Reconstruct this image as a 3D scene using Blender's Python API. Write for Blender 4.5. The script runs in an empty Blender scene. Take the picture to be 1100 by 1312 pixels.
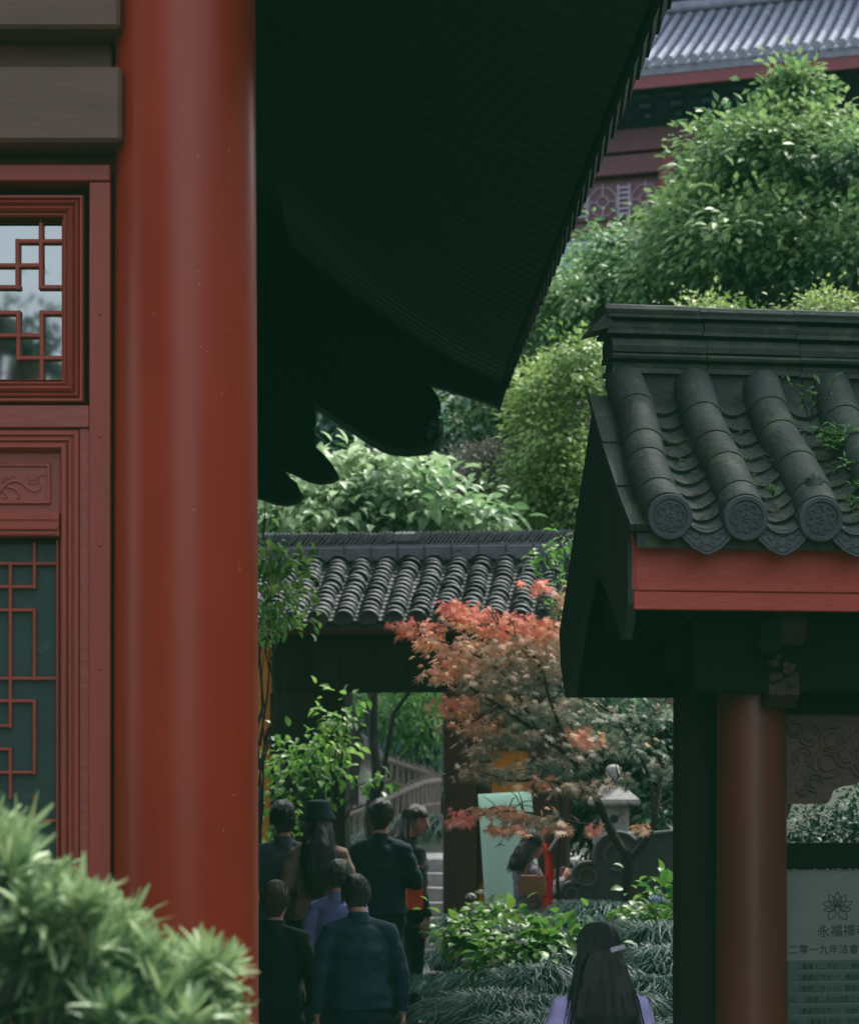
import bpy, math, random
import numpy as np
from mathutils import Vector, Matrix, noise
R = math.radians
random.seed(7); rng = np.random.default_rng(7)
sc = bpy.context.scene
col = sc.collection
F, CX, HY, CZ = 3000.0, 550.0, 980.0, 2.0          # focal length in photo pixels, centre column, horizon row, eye height

def P(px, py, D):                                   # a place in the world, measured off the photograph
    return Vector(((px-CX)*D/F, D, CZ+(HY-py)*D/F))

def gz(y):                                          # the ground falls gently towards the near hall
    return -0.15*min(1.0, max(0.0, (16.0-y)/7.0))

# ------------------------------------------------------------------ materials
MATS = {}
def mat(name, c, c2=None, scale=6.0, rough=0.6, bump=0.15, bscale=None, spec=0.5, stretch=(1,1,1), transl=0.0, tint=None, coat=0.0, speck=None, metal=0.0):
    if name in MATS: return MATS[name]
    m = bpy.data.materials.new(name); m.use_nodes = True
    nt = m.node_tree; N = nt.nodes; L = nt.links
    b = N['Principled BSDF']; out = N['Material Output']
    b.inputs['Roughness'].default_value = rough
    b.inputs['Specular IOR Level'].default_value = spec
    b.inputs['Coat Weight'].default_value = coat
    b.inputs['Metallic'].default_value = metal
    c2 = c2 or tuple(x*0.7 for x in c)
    tc = N.new('ShaderNodeTexCoord'); mp = N.new('ShaderNodeMapping'); mp.inputs['Scale'].default_value = stretch
    L.new(tc.outputs['Object'], mp.inputs['Vector'])
    nz = N.new('ShaderNodeTexNoise'); nz.inputs['Scale'].default_value = scale; nz.inputs['Detail'].default_value = 6; nz.inputs['Roughness'].default_value = 0.62
    L.new(mp.outputs['Vector'], nz.inputs['Vector'])
    rp = N.new('ShaderNodeValToRGB'); rp.color_ramp.elements[0].position = 0.32; rp.color_ramp.elements[1].position = 0.68
    rp.color_ramp.elements[0].color = (*c2, 1); rp.color_ramp.elements[1].color = (*c, 1)
    L.new(nz.outputs['Fac'], rp.inputs['Fac'])
    colr = rp.outputs['Color']
    if tint:                                        # a second colour pair chosen leaf by leaf
        at = N.new('ShaderNodeAttribute'); at.attribute_name = 'tint'
        tr = N.new('ShaderNodeValToRGB'); el = tr.color_ramp.elements
        while len(el) < len(tint): el.new(0.5)
        for i, t in enumerate(tint):
            el[i].position = i/(len(tint)-1); el[i].color = (*t, 1)
        L.new(at.outputs['Fac'], tr.inputs['Fac'])
        mx = N.new('ShaderNodeMix'); mx.data_type = 'RGBA'; mx.blend_type = 'MULTIPLY'; mx.inputs[0].default_value = 1
        L.new(tr.outputs['Color'], mx.inputs[6]); L.new(rp.outputs['Color'], mx.inputs[7]); colr = mx.outputs[2]
    if speck:                                       # scuffs and chipped paint
        n3 = N.new('ShaderNodeTexNoise'); n3.inputs['Scale'].default_value = speck[1]; n3.inputs['Detail'].default_value = 8; n3.inputs['Roughness'].default_value = .7
        L.new(tc.outputs['Object'], n3.inputs['Vector'])
        r3 = N.new('ShaderNodeValToRGB'); r3.color_ramp.elements[0].position = speck[2]; r3.color_ramp.elements[1].position = speck[2]+speck[3]
        L.new(n3.outputs['Fac'], r3.inputs['Fac'])
        mx = N.new('ShaderNodeMix'); mx.data_type = 'RGBA'; L.new(r3.outputs['Color'], mx.inputs[0]); L.new(colr, mx.inputs[6]); mx.inputs[7].default_value = (*speck[0], 1)
        colr = mx.outputs[2]
    L.new(colr, b.inputs['Base Color'])
    if bump:
        n2 = N.new('ShaderNodeTexNoise'); n2.inputs['Scale'].default_value = bscale or scale*6; n2.inputs['Detail'].default_value = 5
        L.new(mp.outputs['Vector'], n2.inputs['Vector'])
        bp = N.new('ShaderNodeBump'); bp.inputs['Strength'].default_value = bump; bp.inputs['Distance'].default_value = 0.02
        L.new(n2.outputs['Fac'], bp.inputs['Height']); L.new(bp.outputs['Normal'], b.inputs['Normal'])
        rr = N.new('ShaderNodeMapRange'); rr.inputs[3].default_value = max(0.03, rough-.12); rr.inputs[4].default_value = min(1, rough+.12)
        L.new(nz.outputs['Fac'], rr.inputs[0]); L.new(rr.outputs[0], b.inputs['Roughness'])
    if transl:
        tl = N.new('ShaderNodeBsdfTranslucent'); ms = N.new('ShaderNodeMixShader'); ms.inputs[0].default_value = transl
        L.new(colr, tl.inputs['Color']); L.new(b.outputs[0], ms.inputs[1]); L.new(tl.outputs[0], ms.inputs[2]); L.new(ms.outputs[0], out.inputs['Surface'])
    MATS[name] = m
    return m

def leafmat(name, tints, rough=0.38, transl=0.35, spec=0.5):
    return mat(name, (1,1,1), (0.62,0.66,0.62), scale=1.3, rough=rough, bump=0, spec=spec, transl=transl, tint=tints)

M_col   = mat('red_column_paint', (.38,.042,.016), (.29,.030,.013), scale=1.6, rough=.33, bump=.035, bscale=9, stretch=(1,1,.5), spec=.36, speck=((.46,.25,.19), 34, .672, .012))
M_door  = mat('red_door_paint', (.36,.058,.034), (.27,.044,.027), scale=5, rough=.5, bump=.12, bscale=60, stretch=(1,1,.2), speck=((.3,.15,.12), 60, .7, .04))
M_doorl = mat('red_door_rail_paint', (.36,.072,.052), (.28,.054,.040), scale=4, rough=.45, bump=.15, bscale=40, stretch=(.25,1,1))
M_beam  = mat('weathered_brown_beam', (.19,.105,.072), (.12,.072,.052), scale=7, rough=.62, bump=.15, bscale=45, stretch=(.3,1,1), speck=((.13,.085,.065), 4, .50, .25))
M_dgreen= mat('scuffed_green_panel', (.018,.062,.050), (.012,.044,.036), scale=6, rough=.55, bump=.1, speck=((.07,.13,.11), 9, .60, .16))
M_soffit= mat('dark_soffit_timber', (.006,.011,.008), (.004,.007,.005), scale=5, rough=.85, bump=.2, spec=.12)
M_dark  = mat('dark_green_timber', (.024,.026,.018), (.013,.016,.012), scale=5, rough=.75, bump=.2, spec=.2, stretch=(1,1,.3))
M_gable = mat('weathered_gable_timber', (.022,.042,.028), (.012,.02,.014), scale=4, rough=.65, bump=.3, stretch=(3,3,.4))
M_tile  = mat('dark_clay_tile', (.040,.055,.048), (.016,.025,.021), scale=5, rough=.72, bump=.25, bscale=40, speck=((.065,.09,.05), 9, .51, .16))
M_tileb = mat('blue_grey_tile_face', (.060,.072,.078), (.038,.047,.052), scale=14, rough=.6, bump=.15, bscale=90)
M_fascia= mat('red_fascia_paint', (.52,.072,.046), (.42,.056,.036), scale=4, rough=.5, bump=.25, bscale=30, stretch=(.35,1,1), speck=((.62,.45,.40), 26, .665, .015))
M_gtile = mat('grey_gate_tile', (.060,.066,.070), (.030,.035,.038), scale=8, rough=.65, bump=.3)
M_gedge = mat('pale_tile_rim', (.20,.20,.215), (.10,.105,.115), scale=10, rough=.6, bump=.3)
M_gred  = mat('gate_brown_timber', (.072,.024,.017), (.048,.018,.014), scale=3, rough=.6, bump=.2, stretch=(1,1,.2))
M_orange= mat('ochre_wall_plaster', (.88,.36,.055), (.76,.29,.045), scale=2, rough=.85, bump=.2)
M_stone = mat('lantern_granite', (.50,.48,.44), (.30,.29,.27), scale=14, rough=.85, bump=.5, bscale=60, speck=((.06,.08,.06), 7, .56, .12))
M_dstone= mat('mossy_dark_stone', (.085,.09,.082), (.045,.055,.046), scale=8, rough=.85, bump=.5)
M_paths = mat('gravel_path', (.20,.20,.19), (.10,.10,.10), scale=60, rough=.9, bump=.8, bscale=140)
M_grd   = mat('earth_ground', (.035,.045,.025), (.02,.028,.016), scale=3, rough=.95, bump=.6)
M_step  = mat('stone_step', (.36,.36,.34), (.22,.22,.21), scale=6, rough=.85, bump=.4)
M_bark  = mat('dark_bark', (.030,.026,.022), (.016,.015,.014), scale=14, rough=.85, bump=.5, stretch=(1,1,.3))
M_hill  = mat('wooded_hillside', (.016,.040,.034), (.007,.020,.018), scale=1.2, rough=.9, bump=1.0, bscale=4)
M_mint  = mat('mint_board_paint', (.78,.97,.90), (.73,.94,.86), scale=3, rough=.5, bump=.05, transl=.6)
M_fartile= mat('far_roof_tile', (.30,.31,.38), (.18,.19,.25), scale=6, rough=.75, spec=.25, bump=.3)
M_farred= mat('far_red_timber', (.20,.036,.045), (.15,.027,.036), scale=3, rough=.6, bump=.1)
M_farmaroon= mat('far_maroon_timber', (.12,.035,.05), (.08,.025,.036), scale=3, rough=.6, bump=.1)
M_farblue= mat('far_blue_bracket', (.012,.045,.068), (.007,.022,.034), scale=4, rough=.7, bump=.6, bscale=6)
M_farpale= mat('far_pale_lattice', (.34,.28,.36), (.27,.22,.3), scale=5, rough=.6, bump=.1)
M_fargreen= mat('far_pale_wall', (.30,.40,.42), (.24,.33,.35), scale=5, rough=.7, bump=.1)
M_board = mat('dim_notice_panel', (.16,.19,.165), (.125,.155,.13), scale=3, rough=.5, bump=.05)
M_bar   = mat('notice_text_bar', (.055,.105,.085), (.045,.09,.07), scale=3, rough=.5, bump=0)
M_ink   = mat('dark_green_ink', (.012,.030,.022), (.010,.024,.018), scale=3, rough=.6, bump=0)
M_skin  = mat('skin', (.42,.22,.15), (.36,.17,.12), scale=20, rough=.5, bump=.05)
M_hair  = mat('black_hair', (.016,.013,.013), (.004,.004,.005), scale=40, rough=.36, bump=.4, stretch=(6,6,.4))
M_dirt  = mat('planting_soil', (.03,.03,.022), (.016,.018,.013), scale=9, rough=.95, bump=.7)

def glass_mat():
    m = bpy.data.materials.new('window_glass'); m.use_nodes = True
    b = m.node_tree.nodes['Principled BSDF']
    nt = m.node_tree; nz = nt.nodes.new('ShaderNodeTexNoise'); nz.inputs['Scale'].default_value = 1.3
    bp = nt.nodes.new('ShaderNodeBump'); bp.inputs['Strength'].default_value = .05; bp.inputs['Distance'].default_value = .02
    nt.links.new(nz.outputs['Fac'], bp.inputs['Height']); nt.links.new(bp.outputs['Normal'], b.inputs['Normal'])
    b.inputs['Base Color'].default_value = (.004,.02,.017,1); b.inputs['Roughness'].default_value = .03
    b.inputs['IOR'].default_value = 2.3; b.inputs['Specular IOR Level'].default_value = .8
    return m
M_glass = glass_mat()

# ------------------------------------------------------------------ mesh builder
class MB:
    def __init__(s): s.v = []; s.f = []; s.m = []; s.mi = 0; s.X = None
    def _add(s, vs, fs):
        o = len(s.v)
        if s.X is not None: vs = [s.X @ Vector(v) for v in vs]
        s.v += [tuple(v) for v in vs]; s.f += [tuple(i+o for i in f) for f in fs]; s.m += [s.mi]*len(fs)
    def box(s, c, size, M=None, bev=0.0):
        hx, hy, hz = size[0]/2, size[1]/2, size[2]/2
        if bev <= 0:
            vs = [Vector((x*hx, y*hy, z*hz)) for z in (-1,1) for y in (-1,1) for x in (-1,1)]
            fs = [(0,2,3,1),(4,5,7,6),(0,1,5,4),(2,6,7,3),(0,4,6,2),(1,3,7,5)]
        else:
            b = min(bev, hx*.9, hy*.9, hz*.9)
            vs = []; idx = {}
            for sx in (-1,1):
                for sy in (-1,1):
                    for sz in (-1,1):
                        for k in range(3):
                            idx[(sx,sy,sz,k)] = len(vs)
                            p = [sx*(hx-b), sy*(hy-b), sz*(hz-b)]; p[k] = (sx*hx, sy*hy, sz*hz)[k]; vs.append(Vector(p))
            fs = []
            for sx in (-1,1): fs.append([idx[(sx,a,b_,0)] for a,b_ in ((-1,-1),(1,-1),(1,1),(-1,1))])
            for sy in (-1,1): fs.append([idx[(a,sy,b_,1)] for a,b_ in ((-1,-1),(1,-1),(1,1),(-1,1))])
            for sz in (-1,1): fs.append([idx[(a,b_,sz,2)] for a,b_ in ((-1,-1),(1,-1),(1,1),(-1,1))])
            for a in (-1,1):
                for c_ in (-1,1):
                    fs.append([idx[(-1,a,c_,1)],idx[(1,a,c_,1)],idx[(1,a,c_,2)],idx[(-1,a,c_,2)]])
                    fs.append([idx[(a,-1,c_,0)],idx[(a,1,c_,0)],idx[(a,1,c_,2)],idx[(a,-1,c_,2)]])
                    fs.append([idx[(a,c_,-1,0)],idx[(a,c_,1,0)],idx[(a,c_,1,1)],idx[(a,c_,-1,1)]])
            for sx in (-1,1):
                for sy in (-1,1):
                    for sz in (-1,1): fs.append([idx[(sx,sy,sz,k)] for k in range(3)])
        c = Vector(c)
        vs = [(M @ v if M else v)+c for v in vs]
        s._add(vs, fs)
    def bx(s, x0, x1, y0, y1, z0, z1, bev=0.0):
        s.box(((x0+x1)/2,(y0+y1)/2,(z0+z1)/2), (abs(x1-x0),abs(y1-y0),abs(z1-z0)), None, bev)
    def rings(s, rings, closed=True, caps=True, loop=False):
        n = len(rings[0]); vs = [p for r in rings for p in r]; fs = []
        rr = list(range(len(rings)-1)) + ([len(rings)-1] if loop else [])
        for i in rr:
            j = (i+1) % len(rings)
            for k in range(n if closed else n-1):
                k2 = (k+1) % n
                fs.append((i*n+k, i*n+k2, j*n+k2, j*n+k))
        if caps and closed and not loop:
            fs.append(tuple(range(n))[::-1]); fs.append(tuple((len(rings)-1)*n+k for k in range(n)))
        s._add(vs, fs)
    def tube(s, pts, rad, n=8, up=None, caps=True, roundcap=False):
        pts = [Vector(p) for p in pts]; m = len(pts)
        if not isinstance(rad, (list, tuple)): rad = [rad]*m
        rad = [r if isinstance(r, (tuple, list)) else (r, r) for r in rad]
        if roundcap:
            d0 = (pts[0]-pts[1]).normalized(); d1 = (pts[-1]-pts[-2]).normalized()
            a = [(math.cos(t), math.sin(t)) for t in (R(75), R(50), R(25))]
            e0 = max(min(rad[0]), .0001); e1 = max(min(rad[-1]), .0001)
            pre = [(pts[0]+d0*e0*b_, (rad[0][0]*c_, rad[0][1]*c_)) for c_, b_ in a]
            post = [(pts[-1]+d1*e1*b_, (rad[-1][0]*c_, rad[-1][1]*c_)) for c_, b_ in reversed(a)]
            pts = [p for p, _ in pre]+pts+[p for p, _ in post]; rad = [r for _, r in pre]+rad+[r for _, r in post]; m = len(pts)
        rs = []; ref = Vector(up) if up else None
        for i, p in enumerate(pts):
            d = (pts[min(i+1, m-1)]-pts[max(i-1, 0)]).normalized()
            if ref is None or abs(d.dot(ref)) > .98: ref = Vector((0,0,1)) if abs(d.z) < .9 else Vector((0,1,0))
            a = d.cross(ref).normalized(); b = a.cross(d).normalized()
            if not up: ref = b
            rs.append([p+a*math.cos(t*2*math.pi/n)*rad[i][0]+b*math.sin(t*2*math.pi/n)*rad[i][1] for t in range(n)])
        s.rings(rs, True, caps)
    def lathe(s, c, prof, n=24, sq=False):
        c = Vector(c); rs = []
        for r, z in prof: rs.append([c+Vector((r*math.cos(2*math.pi*k/n+(math.pi/4 if n == 4 else 0)), r*math.sin(2*math.pi*k/n+(math.pi/4 if n == 4 else 0)), z)) for k in range(n)])
        s.rings(rs, True, True)
    def ell(s, c, r, n=16, m=10, M=None):
        c = Vector(c); rs = []
        for i in range(m+1):
            t = math.pi*(i/m); t = min(max(t, .04), math.pi-.04)
            ring = []
            for k in range(n):
                v = Vector((r[0]*math.sin(t)*math.cos(2*math.pi*k/n), r[1]*math.sin(t)*math.sin(2*math.pi*k/n), -r[2]*math.cos(t)))
                ring.append((M @ v if M else v)+c)
            rs.append(ring)
        s.rings(rs)
    def prism(s, poly, o, ax, ay, th):              # polygon in a plane (o, ax, ay), extruded by the vector th
        o, ax, ay, th = Vector(o), Vector(ax), Vector(ay), Vector(th); n = len(poly)
        a = [o+ax*x+ay*y for x, y in poly]; vs = a+[p+th for p in a]
        s._add(vs, [tuple(range(n)), tuple(range(n, 2*n))[::-1]]+[(i, (i+1) % n, n+(i+1) % n, n+i) for i in range(n)])
    def build(s, name, m, parent=None, smooth=False, local=False, angle=40):
        me = bpy.data.meshes.new(name)
        v = np.array(s.v, dtype=np.float64).reshape(-1, 3)
        if parent is not None and not local:
            inv = np.array(root_inv(parent)); v = v @ inv[:3, :3].T + inv[:3, 3]
        me.from_pydata(v.tolist(), [], s.f)
        ms = m if isinstance(m, (list, tuple)) else [m]
        for q in ms: me.materials.append(q)
        if len(ms) > 1: me.polygons.foreach_set('material_index', s.m)
        me.validate(); me.update()
        import bmesh
        bm = bmesh.new(); bm.from_mesh(me); bmesh.ops.recalc_face_normals(bm, faces=bm.faces); bm.to_mesh(me); bm.free()
        o = bpy.data.objects.new(name, me); col.objects.link(o)
        if smooth:
            me.polygons.foreach_set('use_smooth', [True]*len(me.polygons))
            try: me.set_sharp_from_angle(angle=R(angle))
            except Exception: pass
        if parent is not None: o.parent = parent
        return o

def root_inv(o):
    M = Matrix.Identity(4)
    while o is not None:
        M = (Matrix.Translation(o.location) @ o.rotation_euler.to_matrix().to_4x4()) @ M; o = o.parent
    return M.inverted()

def tag(o, label=None, cat=None, group=None, kind=None):
    for k, v in (('label', label), ('category', cat), ('group', group), ('kind', kind)):
        if v: o[k] = v
    return o
def thing(name, loc, label, cat, rz=0.0, group=None, kind=None):
    o = bpy.data.objects.new(name, None); col.objects.link(o); o.location = loc; o.rotation_euler = (0, 0, rz)
    o.empty_display_size = .1
    return tag(o, label, cat, group, kind or 'thing')

# ------------------------------------------------------------------ foliage
def leaf_template(kind):
    if kind == 'simple':     # folded leaf
        v = [(0,0,0),(-.5,.45,.12),(0,1,-.05),(.5,.45,.12),(0,.5,0)]
        f = [(0,4,1),(1,4,2),(0,3,4),(3,2,4)]
    elif kind == 'broad':
        v = [(0,0,0),(-.38,.2,.09),(-.5,.48,.12),(-.3,.78,.05),(0,1.05,-.14),(.3,.78,.05),(.5,.48,.12),(.38,.2,.09),(0,.25,.0),(0,.55,.01),(0,.8,-.03)]
        f = [(0,8,1),(1,8,9,2),(2,9,10,3),(3,10,4),(0,7,8),(7,6,9,8),(6,5,10,9),(5,4,10)]
    elif kind == 'maple':
        v = [(0,0,0)]; tips = [(-118,.55),(-66,.85),(-26,.98),(0,1.08),(26,.98),(66,.85),(118,.55)]
        pts = []
        for i, (a, r) in enumerate(tips):
            pts.append((math.sin(R(a))*r, math.cos(R(a))*r+.15, -.10*r))
            if i < len(tips)-1:
                a2 = (a+tips[i+1][0])/2; pts.append((math.sin(R(a2))*.28, math.cos(R(a2))*.28+.15, .03))
        v = [(0,.12,0.02)]+pts; f = [(0, i, i+1) for i in range(1, len(pts))]
    elif kind == 'needle':
        v = [(-.5,0,0),(.5,0,0),(-.5,.5,.03),(.5,.5,.03),(0,1,-.04)]; f = [(0,1,3,2),(2,3,4)]
    elif kind == 'strap':    # podocarpus leaf
        v = [(-.3,0,0),(.3,0,0),(-.5,.3,.02),(.5,.3,.02),(-.5,.7,0),(.5,.7,0),(-.2,.96,-.04),(.2,.96,-.04),(0,0,-.012),(0,.3,-.02),(0,.7,-.02),(0,.97,-.045)]
        f = [(0,8,9,2),(8,1,3,9),(2,9,10,4),(9,3,5,10),(4,10,11,6),(10,5,7,11)]
    return np.array(v, float), f
TPL = {k: leaf_template(k) for k in ('simple','broad','maple','needle','strap')}

def leaves_obj(name, m, parent, pos, axis, up, length, width, tint, kind='simple', smooth=False):
    tv, tf = TPL[kind]; n = len(pos)
    axis = axis/np.linalg.norm(axis, axis=1, keepdims=True)
    side = np.cross(axis, up); side /= (np.linalg.norm(side, axis=1, keepdims=True)+1e-9)
    nor = np.cross(side, axis)
    L = np.broadcast_to(np.asarray(length, float).reshape(-1, 1, 1), (n, 1, 1)); W = np.broadcast_to(np.asarray(width, float).reshape(-1, 1, 1), (n, 1, 1))
    V = pos[:, None, :]+side[:, None, :]*tv[None, :, 0:1]*W+axis[:, None, :]*tv[None, :, 1:2]*L+nor[:, None, :]*tv[None, :, 2:3]*L
    V = V.reshape(-1, 3)
    if parent is not None:
        inv = np.array(root_inv(parent)); V = V @ inv[:3, :3].T + inv[:3, 3]
    k = len(tv); sizes = np.array([len(f) for f in tf]); flat = np.array([i for f in tf for i in f])
    loops = (flat[None, :]+(np.arange(n)*k)[:, None]).ravel(); tot = np.tile(sizes, n)
    me = bpy.data.meshes.new(name)
    me.vertices.add(n*k); me.vertices.foreach_set('co', V.ravel())
    me.loops.add(len(loops)); me.loops.foreach_set('vertex_index', loops)
    me.polygons.add(len(tot)); starts = np.concatenate([[0], np.cumsum(tot)[:-1]])
    me.polygons.foreach_set('loop_start', starts); me.polygons.foreach_set('loop_total', tot)
    me.update(calc_edges=True)
    a = me.attributes.new('tint', 'FLOAT', 'POINT'); a.data.foreach_set('value', np.repeat(np.clip(tint, 0, 1), k))
    me.materials.append(m); me.validate()
    if smooth: me.polygons.foreach_set('use_smooth', [True]*len(me.polygons))
    o = bpy.data.objects.new(name, me); col.objects.link(o)
    if parent is not None: o.parent = parent
    return o

def unit(n):
    v = rng.normal(size=(n, 3)); return v/np.linalg.norm(v, axis=1, keepdims=True)

def crown(name, m, parent, blobs, nc, nl, ll, lw, clump=.25, droop=.5, kind='simple', shell=.6, tb=0.0):
    """blobs: (centre, radii, weight). Leaves sit in drooping rosettes scattered through the crown's outer volume."""
    w = np.array([b[2] for b in blobs], float); w /= w.sum()
    Pp, Ax, Up, T = [], [], [], []
    for (c, r, _), wi in zip(blobs, w):
        k = max(1, int(nc*wi)); d = unit(k); rad = (shell+(1-shell)*rng.random((k, 1)))*(0.72+.5*rng.random((k, 1)))
        spr = rng.random((k, 1)) < .10; rad = np.where(spr, rad*(1.12+.28*rng.random((k, 1))), rad)      # sprigs that stand out of the crown
        cc = np.array(c)+d*rad*np.array(r)
        q1 = np.array([noise.noise(Vector(v)*1.9) for v in cc]); q2 = np.array([noise.noise(Vector(v)*.9+Vector((9,2,5))) for v in cc])
        keep = (q1 > -.06) | (rng.random(k) < .22)                                                        # gaps between the boughs
        d, rad, cc, q1, q2 = d[keep], rad[keep], cc[keep], q1[keep], q2[keep]; k = len(cc)
        if k == 0: continue
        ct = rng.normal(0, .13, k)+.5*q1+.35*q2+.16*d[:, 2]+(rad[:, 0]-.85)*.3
        off = rng.normal(size=(k, nl, 3))*clump*np.array([1, 1, .62])*(.6+.8*rng.random((k, 1, 1)))
        p = cc[:, None, :]+off
        ax = off/(np.linalg.norm(off, axis=2, keepdims=True)+1e-6)*.8+d[:, None, :]*.5+rng.normal(0, .35, (k, nl, 3))
        ax[..., 2] -= droop
        up = np.array([0, 0, 1.0])+d[:, None, :]*.45+rng.normal(0, .35, (k, nl, 3))
        Pp.append(p.reshape(-1, 3)); Ax.append(ax.reshape(-1, 3)); Up.append(up.reshape(-1, 3))
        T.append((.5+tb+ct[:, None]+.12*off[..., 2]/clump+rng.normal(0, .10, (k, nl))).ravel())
    Pp, Ax, Up, T = map(np.concatenate, (Pp, Ax, Up, T)); n = len(Pp); sz = .7+.6*rng.random(n)
    return leaves_obj(name, m, parent, Pp, Ax, Up, ll*sz, lw*sz, T, kind)

def limb(mb, a, b, r0, r1, wob=.12, n=7, seg=6):
    a, b = Vector(a), Vector(b); L = (b-a).length; pts = []
    for i in range(seg+1):
        t = i/seg; p = a.lerp(b, t)
        if 0 < i < seg: p += Vector((random.gauss(0, 1), random.gauss(0, 1), random.gauss(0, .5)))*L*wob*.3
        pts.append(p)
    mb.tube(pts, [r0+(r1-r0)*(i/seg)**.8 for i in range(seg+1)], n)
    return pts

def tree(name, label, cat, blobs, leaf, base, nc, nl, ll, lw, tr=.12, group=None, **kw):
    """blobs in photo measure: (px, py, D, rx px, rz px, ry m, weight)."""
    B = []
    for px, py, D, rx, rz, ry, w in blobs:
        c = P(px, py, D); B.append((c, (rx*D/F, ry, rz*D/F), w))
    root = thing(name, base, label, cat, group=group)
    mb = MB(); base = Vector(base); top = max(B, key=lambda b: b[0].z)[0]
    mid = base.lerp(top, .45); limb(mb, base-Vector((0,0,.1)), mid, tr, tr*.7, .05); limb(mb, mid, top+Vector((0,0,.1)), tr*.7, tr*.15, .08)
    for c, r, w in B:
        limb(mb, base.lerp(top, .3+.3*random.random()), c, tr*.45, tr*.12, .1)
        for k in range(4):
            d = Vector(unit(1)[0]); e = c+Vector((d.x*r[0], d.y*r[1], abs(d.z)*r[2]))*.8
            limb(mb, c-Vector((0,0,r[2]*.4)), e, tr*.2, tr*.05, .1, 5, 4)
    mb.build('trunk', M_bark, root, True)
    crown('crown', leaf, root, B, nc, nl, ll, lw, **kw)
    return root

# ------------------------------------------------------------------ camera, light, world
cam = bpy.data.cameras.new('camera'); co = bpy.data.objects.new('camera', cam); col.objects.link(co); sc.camera = co
co.location = (0, 0, CZ); co.rotation_euler = (R(90), 0, 0)
cam.sensor_fit = 'HORIZONTAL'; cam.sensor_width = 36; cam.lens = 36*F/1100; cam.shift_y = (HY-656)/1100; cam.clip_end = 1000
cam.dof.use_dof = True; cam.dof.focus_distance = 9.6; cam.dof.aperture_fstop = 6.4

sd = Vector((.30, .42, .85)).normalized()
elev = math.asin(sd.z); az = math.atan2(sd.x, sd.y)
w = bpy.data.worlds.new('World'); sc.world = w; w.use_nodes = True
nt = w.node_tree; sky = nt.nodes.new('ShaderNodeTexSky'); sky.sky_type = 'NISHITA'; sky.sun_disc = False
sky.sun_elevation = elev; sky.sun_rotation = az; sky.air_density = 1.0; sky.dust_density = 3.0
hs = nt.nodes.new('ShaderNodeHueSaturation'); hs.inputs['Saturation'].default_value = .45       # thin white cloud
nt.links.new(sky.outputs[0], hs.inputs['Color']); nt.links.new(hs.outputs[0], nt.nodes['Background'].inputs[0]); nt.nodes['Background'].inputs[1].default_value = .50
sl = bpy.data.lights.new('sun', 'SUN'); so = bpy.data.objects.new('sun', sl); col.objects.link(so)
sl.energy = 3.5; sl.angle = R(2.0); sl.color = (1, .95, .86); so.rotation_euler = sd.to_track_quat('Z', 'Y').to_euler()
sc.view_settings.view_transform = 'Standard'; sc.view_settings.look = 'None'; sc.view_settings.exposure = 0; sc.view_settings.gamma = 1
vs = sc.view_settings; vs.use_curve_mapping = True
cm = vs.curve_mapping                                  # a film-like print curve: lifted teal blacks, soft whites
for i, (lo, hi) in enumerate(((.0022, .93), (.0105, .97), (.0058, .95))):
    c = cm.curves[i]; c.points[0].location = (0, lo); c.points[1].location = (1, hi)
cm.update()
sc.cycles.use_denoising = True
sc.cycles.max_bounces = 6; sc.cycles.transparent_max_bounces = 4

# ------------------------------------------------------------------ setting
def grid(name, xs, ys, zf, m, kind='structure'):
    nx, ny = len(xs), len(ys)
    v = [(x, y, zf(x, y)) for y in ys for x in xs]
    f = [(j*nx+i, j*nx+i+1, (j+1)*nx+i+1, (j+1)*nx+i) for j in range(ny-1) for i in range(nx-1)]
    me = bpy.data.meshes.new(name); me.from_pydata(v, [], f); me.materials.append(m); me.update()
    me.polygons.foreach_set('use_smooth', [True]*len(me.polygons))
    o = bpy.data.objects.new(name, me); col.objects.link(o); o['kind'] = kind
    return o
def nz3(x, y, z=0.0, s=1.0): return noise.noise(Vector((x*s, y*s, z*s)))

xs = list(np.linspace(-400, -20, 10))+list(np.linspace(-15, 15, 31))+list(np.linspace(20, 400, 10))
ys = list(np.linspace(-60, -6, 6))+list(np.linspace(-4, 34, 60))+list(np.linspace(40, 600, 12))
grid('ground', xs, ys, lambda x, y: gz(y)-.02, M_grd)
grid('path', np.linspace(-1.9, .12, 8), np.linspace(6.5, 25.4, 60), lambda x, y: gz(y)+.004+.002*nz3(x, y, 0, 3), M_paths)
def bedz(x, y):
    t = min(1, max(0, (x+.02-.06*math.sin(y*1.7))/.5)); e = min(1, max(0, (y-9.6)/1.4))*min(1, max(0, (19.7-y)/.5))
    s = t*t*(3-2*t)
    return gz(y)-.015+s*e*min(.92, .52+.078*(y-11.0))+.03*nz3(x, y, 0, 2.5)*s*e
grid('planting_bed', np.linspace(-.05, 6, 60), np.linspace(9.4, 19.75, 90), bedz, M_dirt)
def hillz(x, y):
    t = max(0, (y-40+abs(x+2)*.12)/42)
    return -.5+26*(t*t*(3-2*t) if t < 1 else 1+.2*(t-1))+2.0*nz3(x, y, 3, .16)+1.2*nz3(x, y, 7, .5)
grid('wooded_hill', np.linspace(-60, 60, 130), np.linspace(36, 120, 90), hillz, M_hill)
def slopez(x, y): return max(-.05, min(2.4, (y-25.5)*.24))+.08*nz3(x, y, 1, .8)
grid('garden_slope', np.linspace(-8, 14, 60), np.linspace(25.2, 44, 50), lambda x, y: slopez(x, y) if not (-.6 < x < .55 and y < 28.6) else -.06, M_grd)

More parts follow.
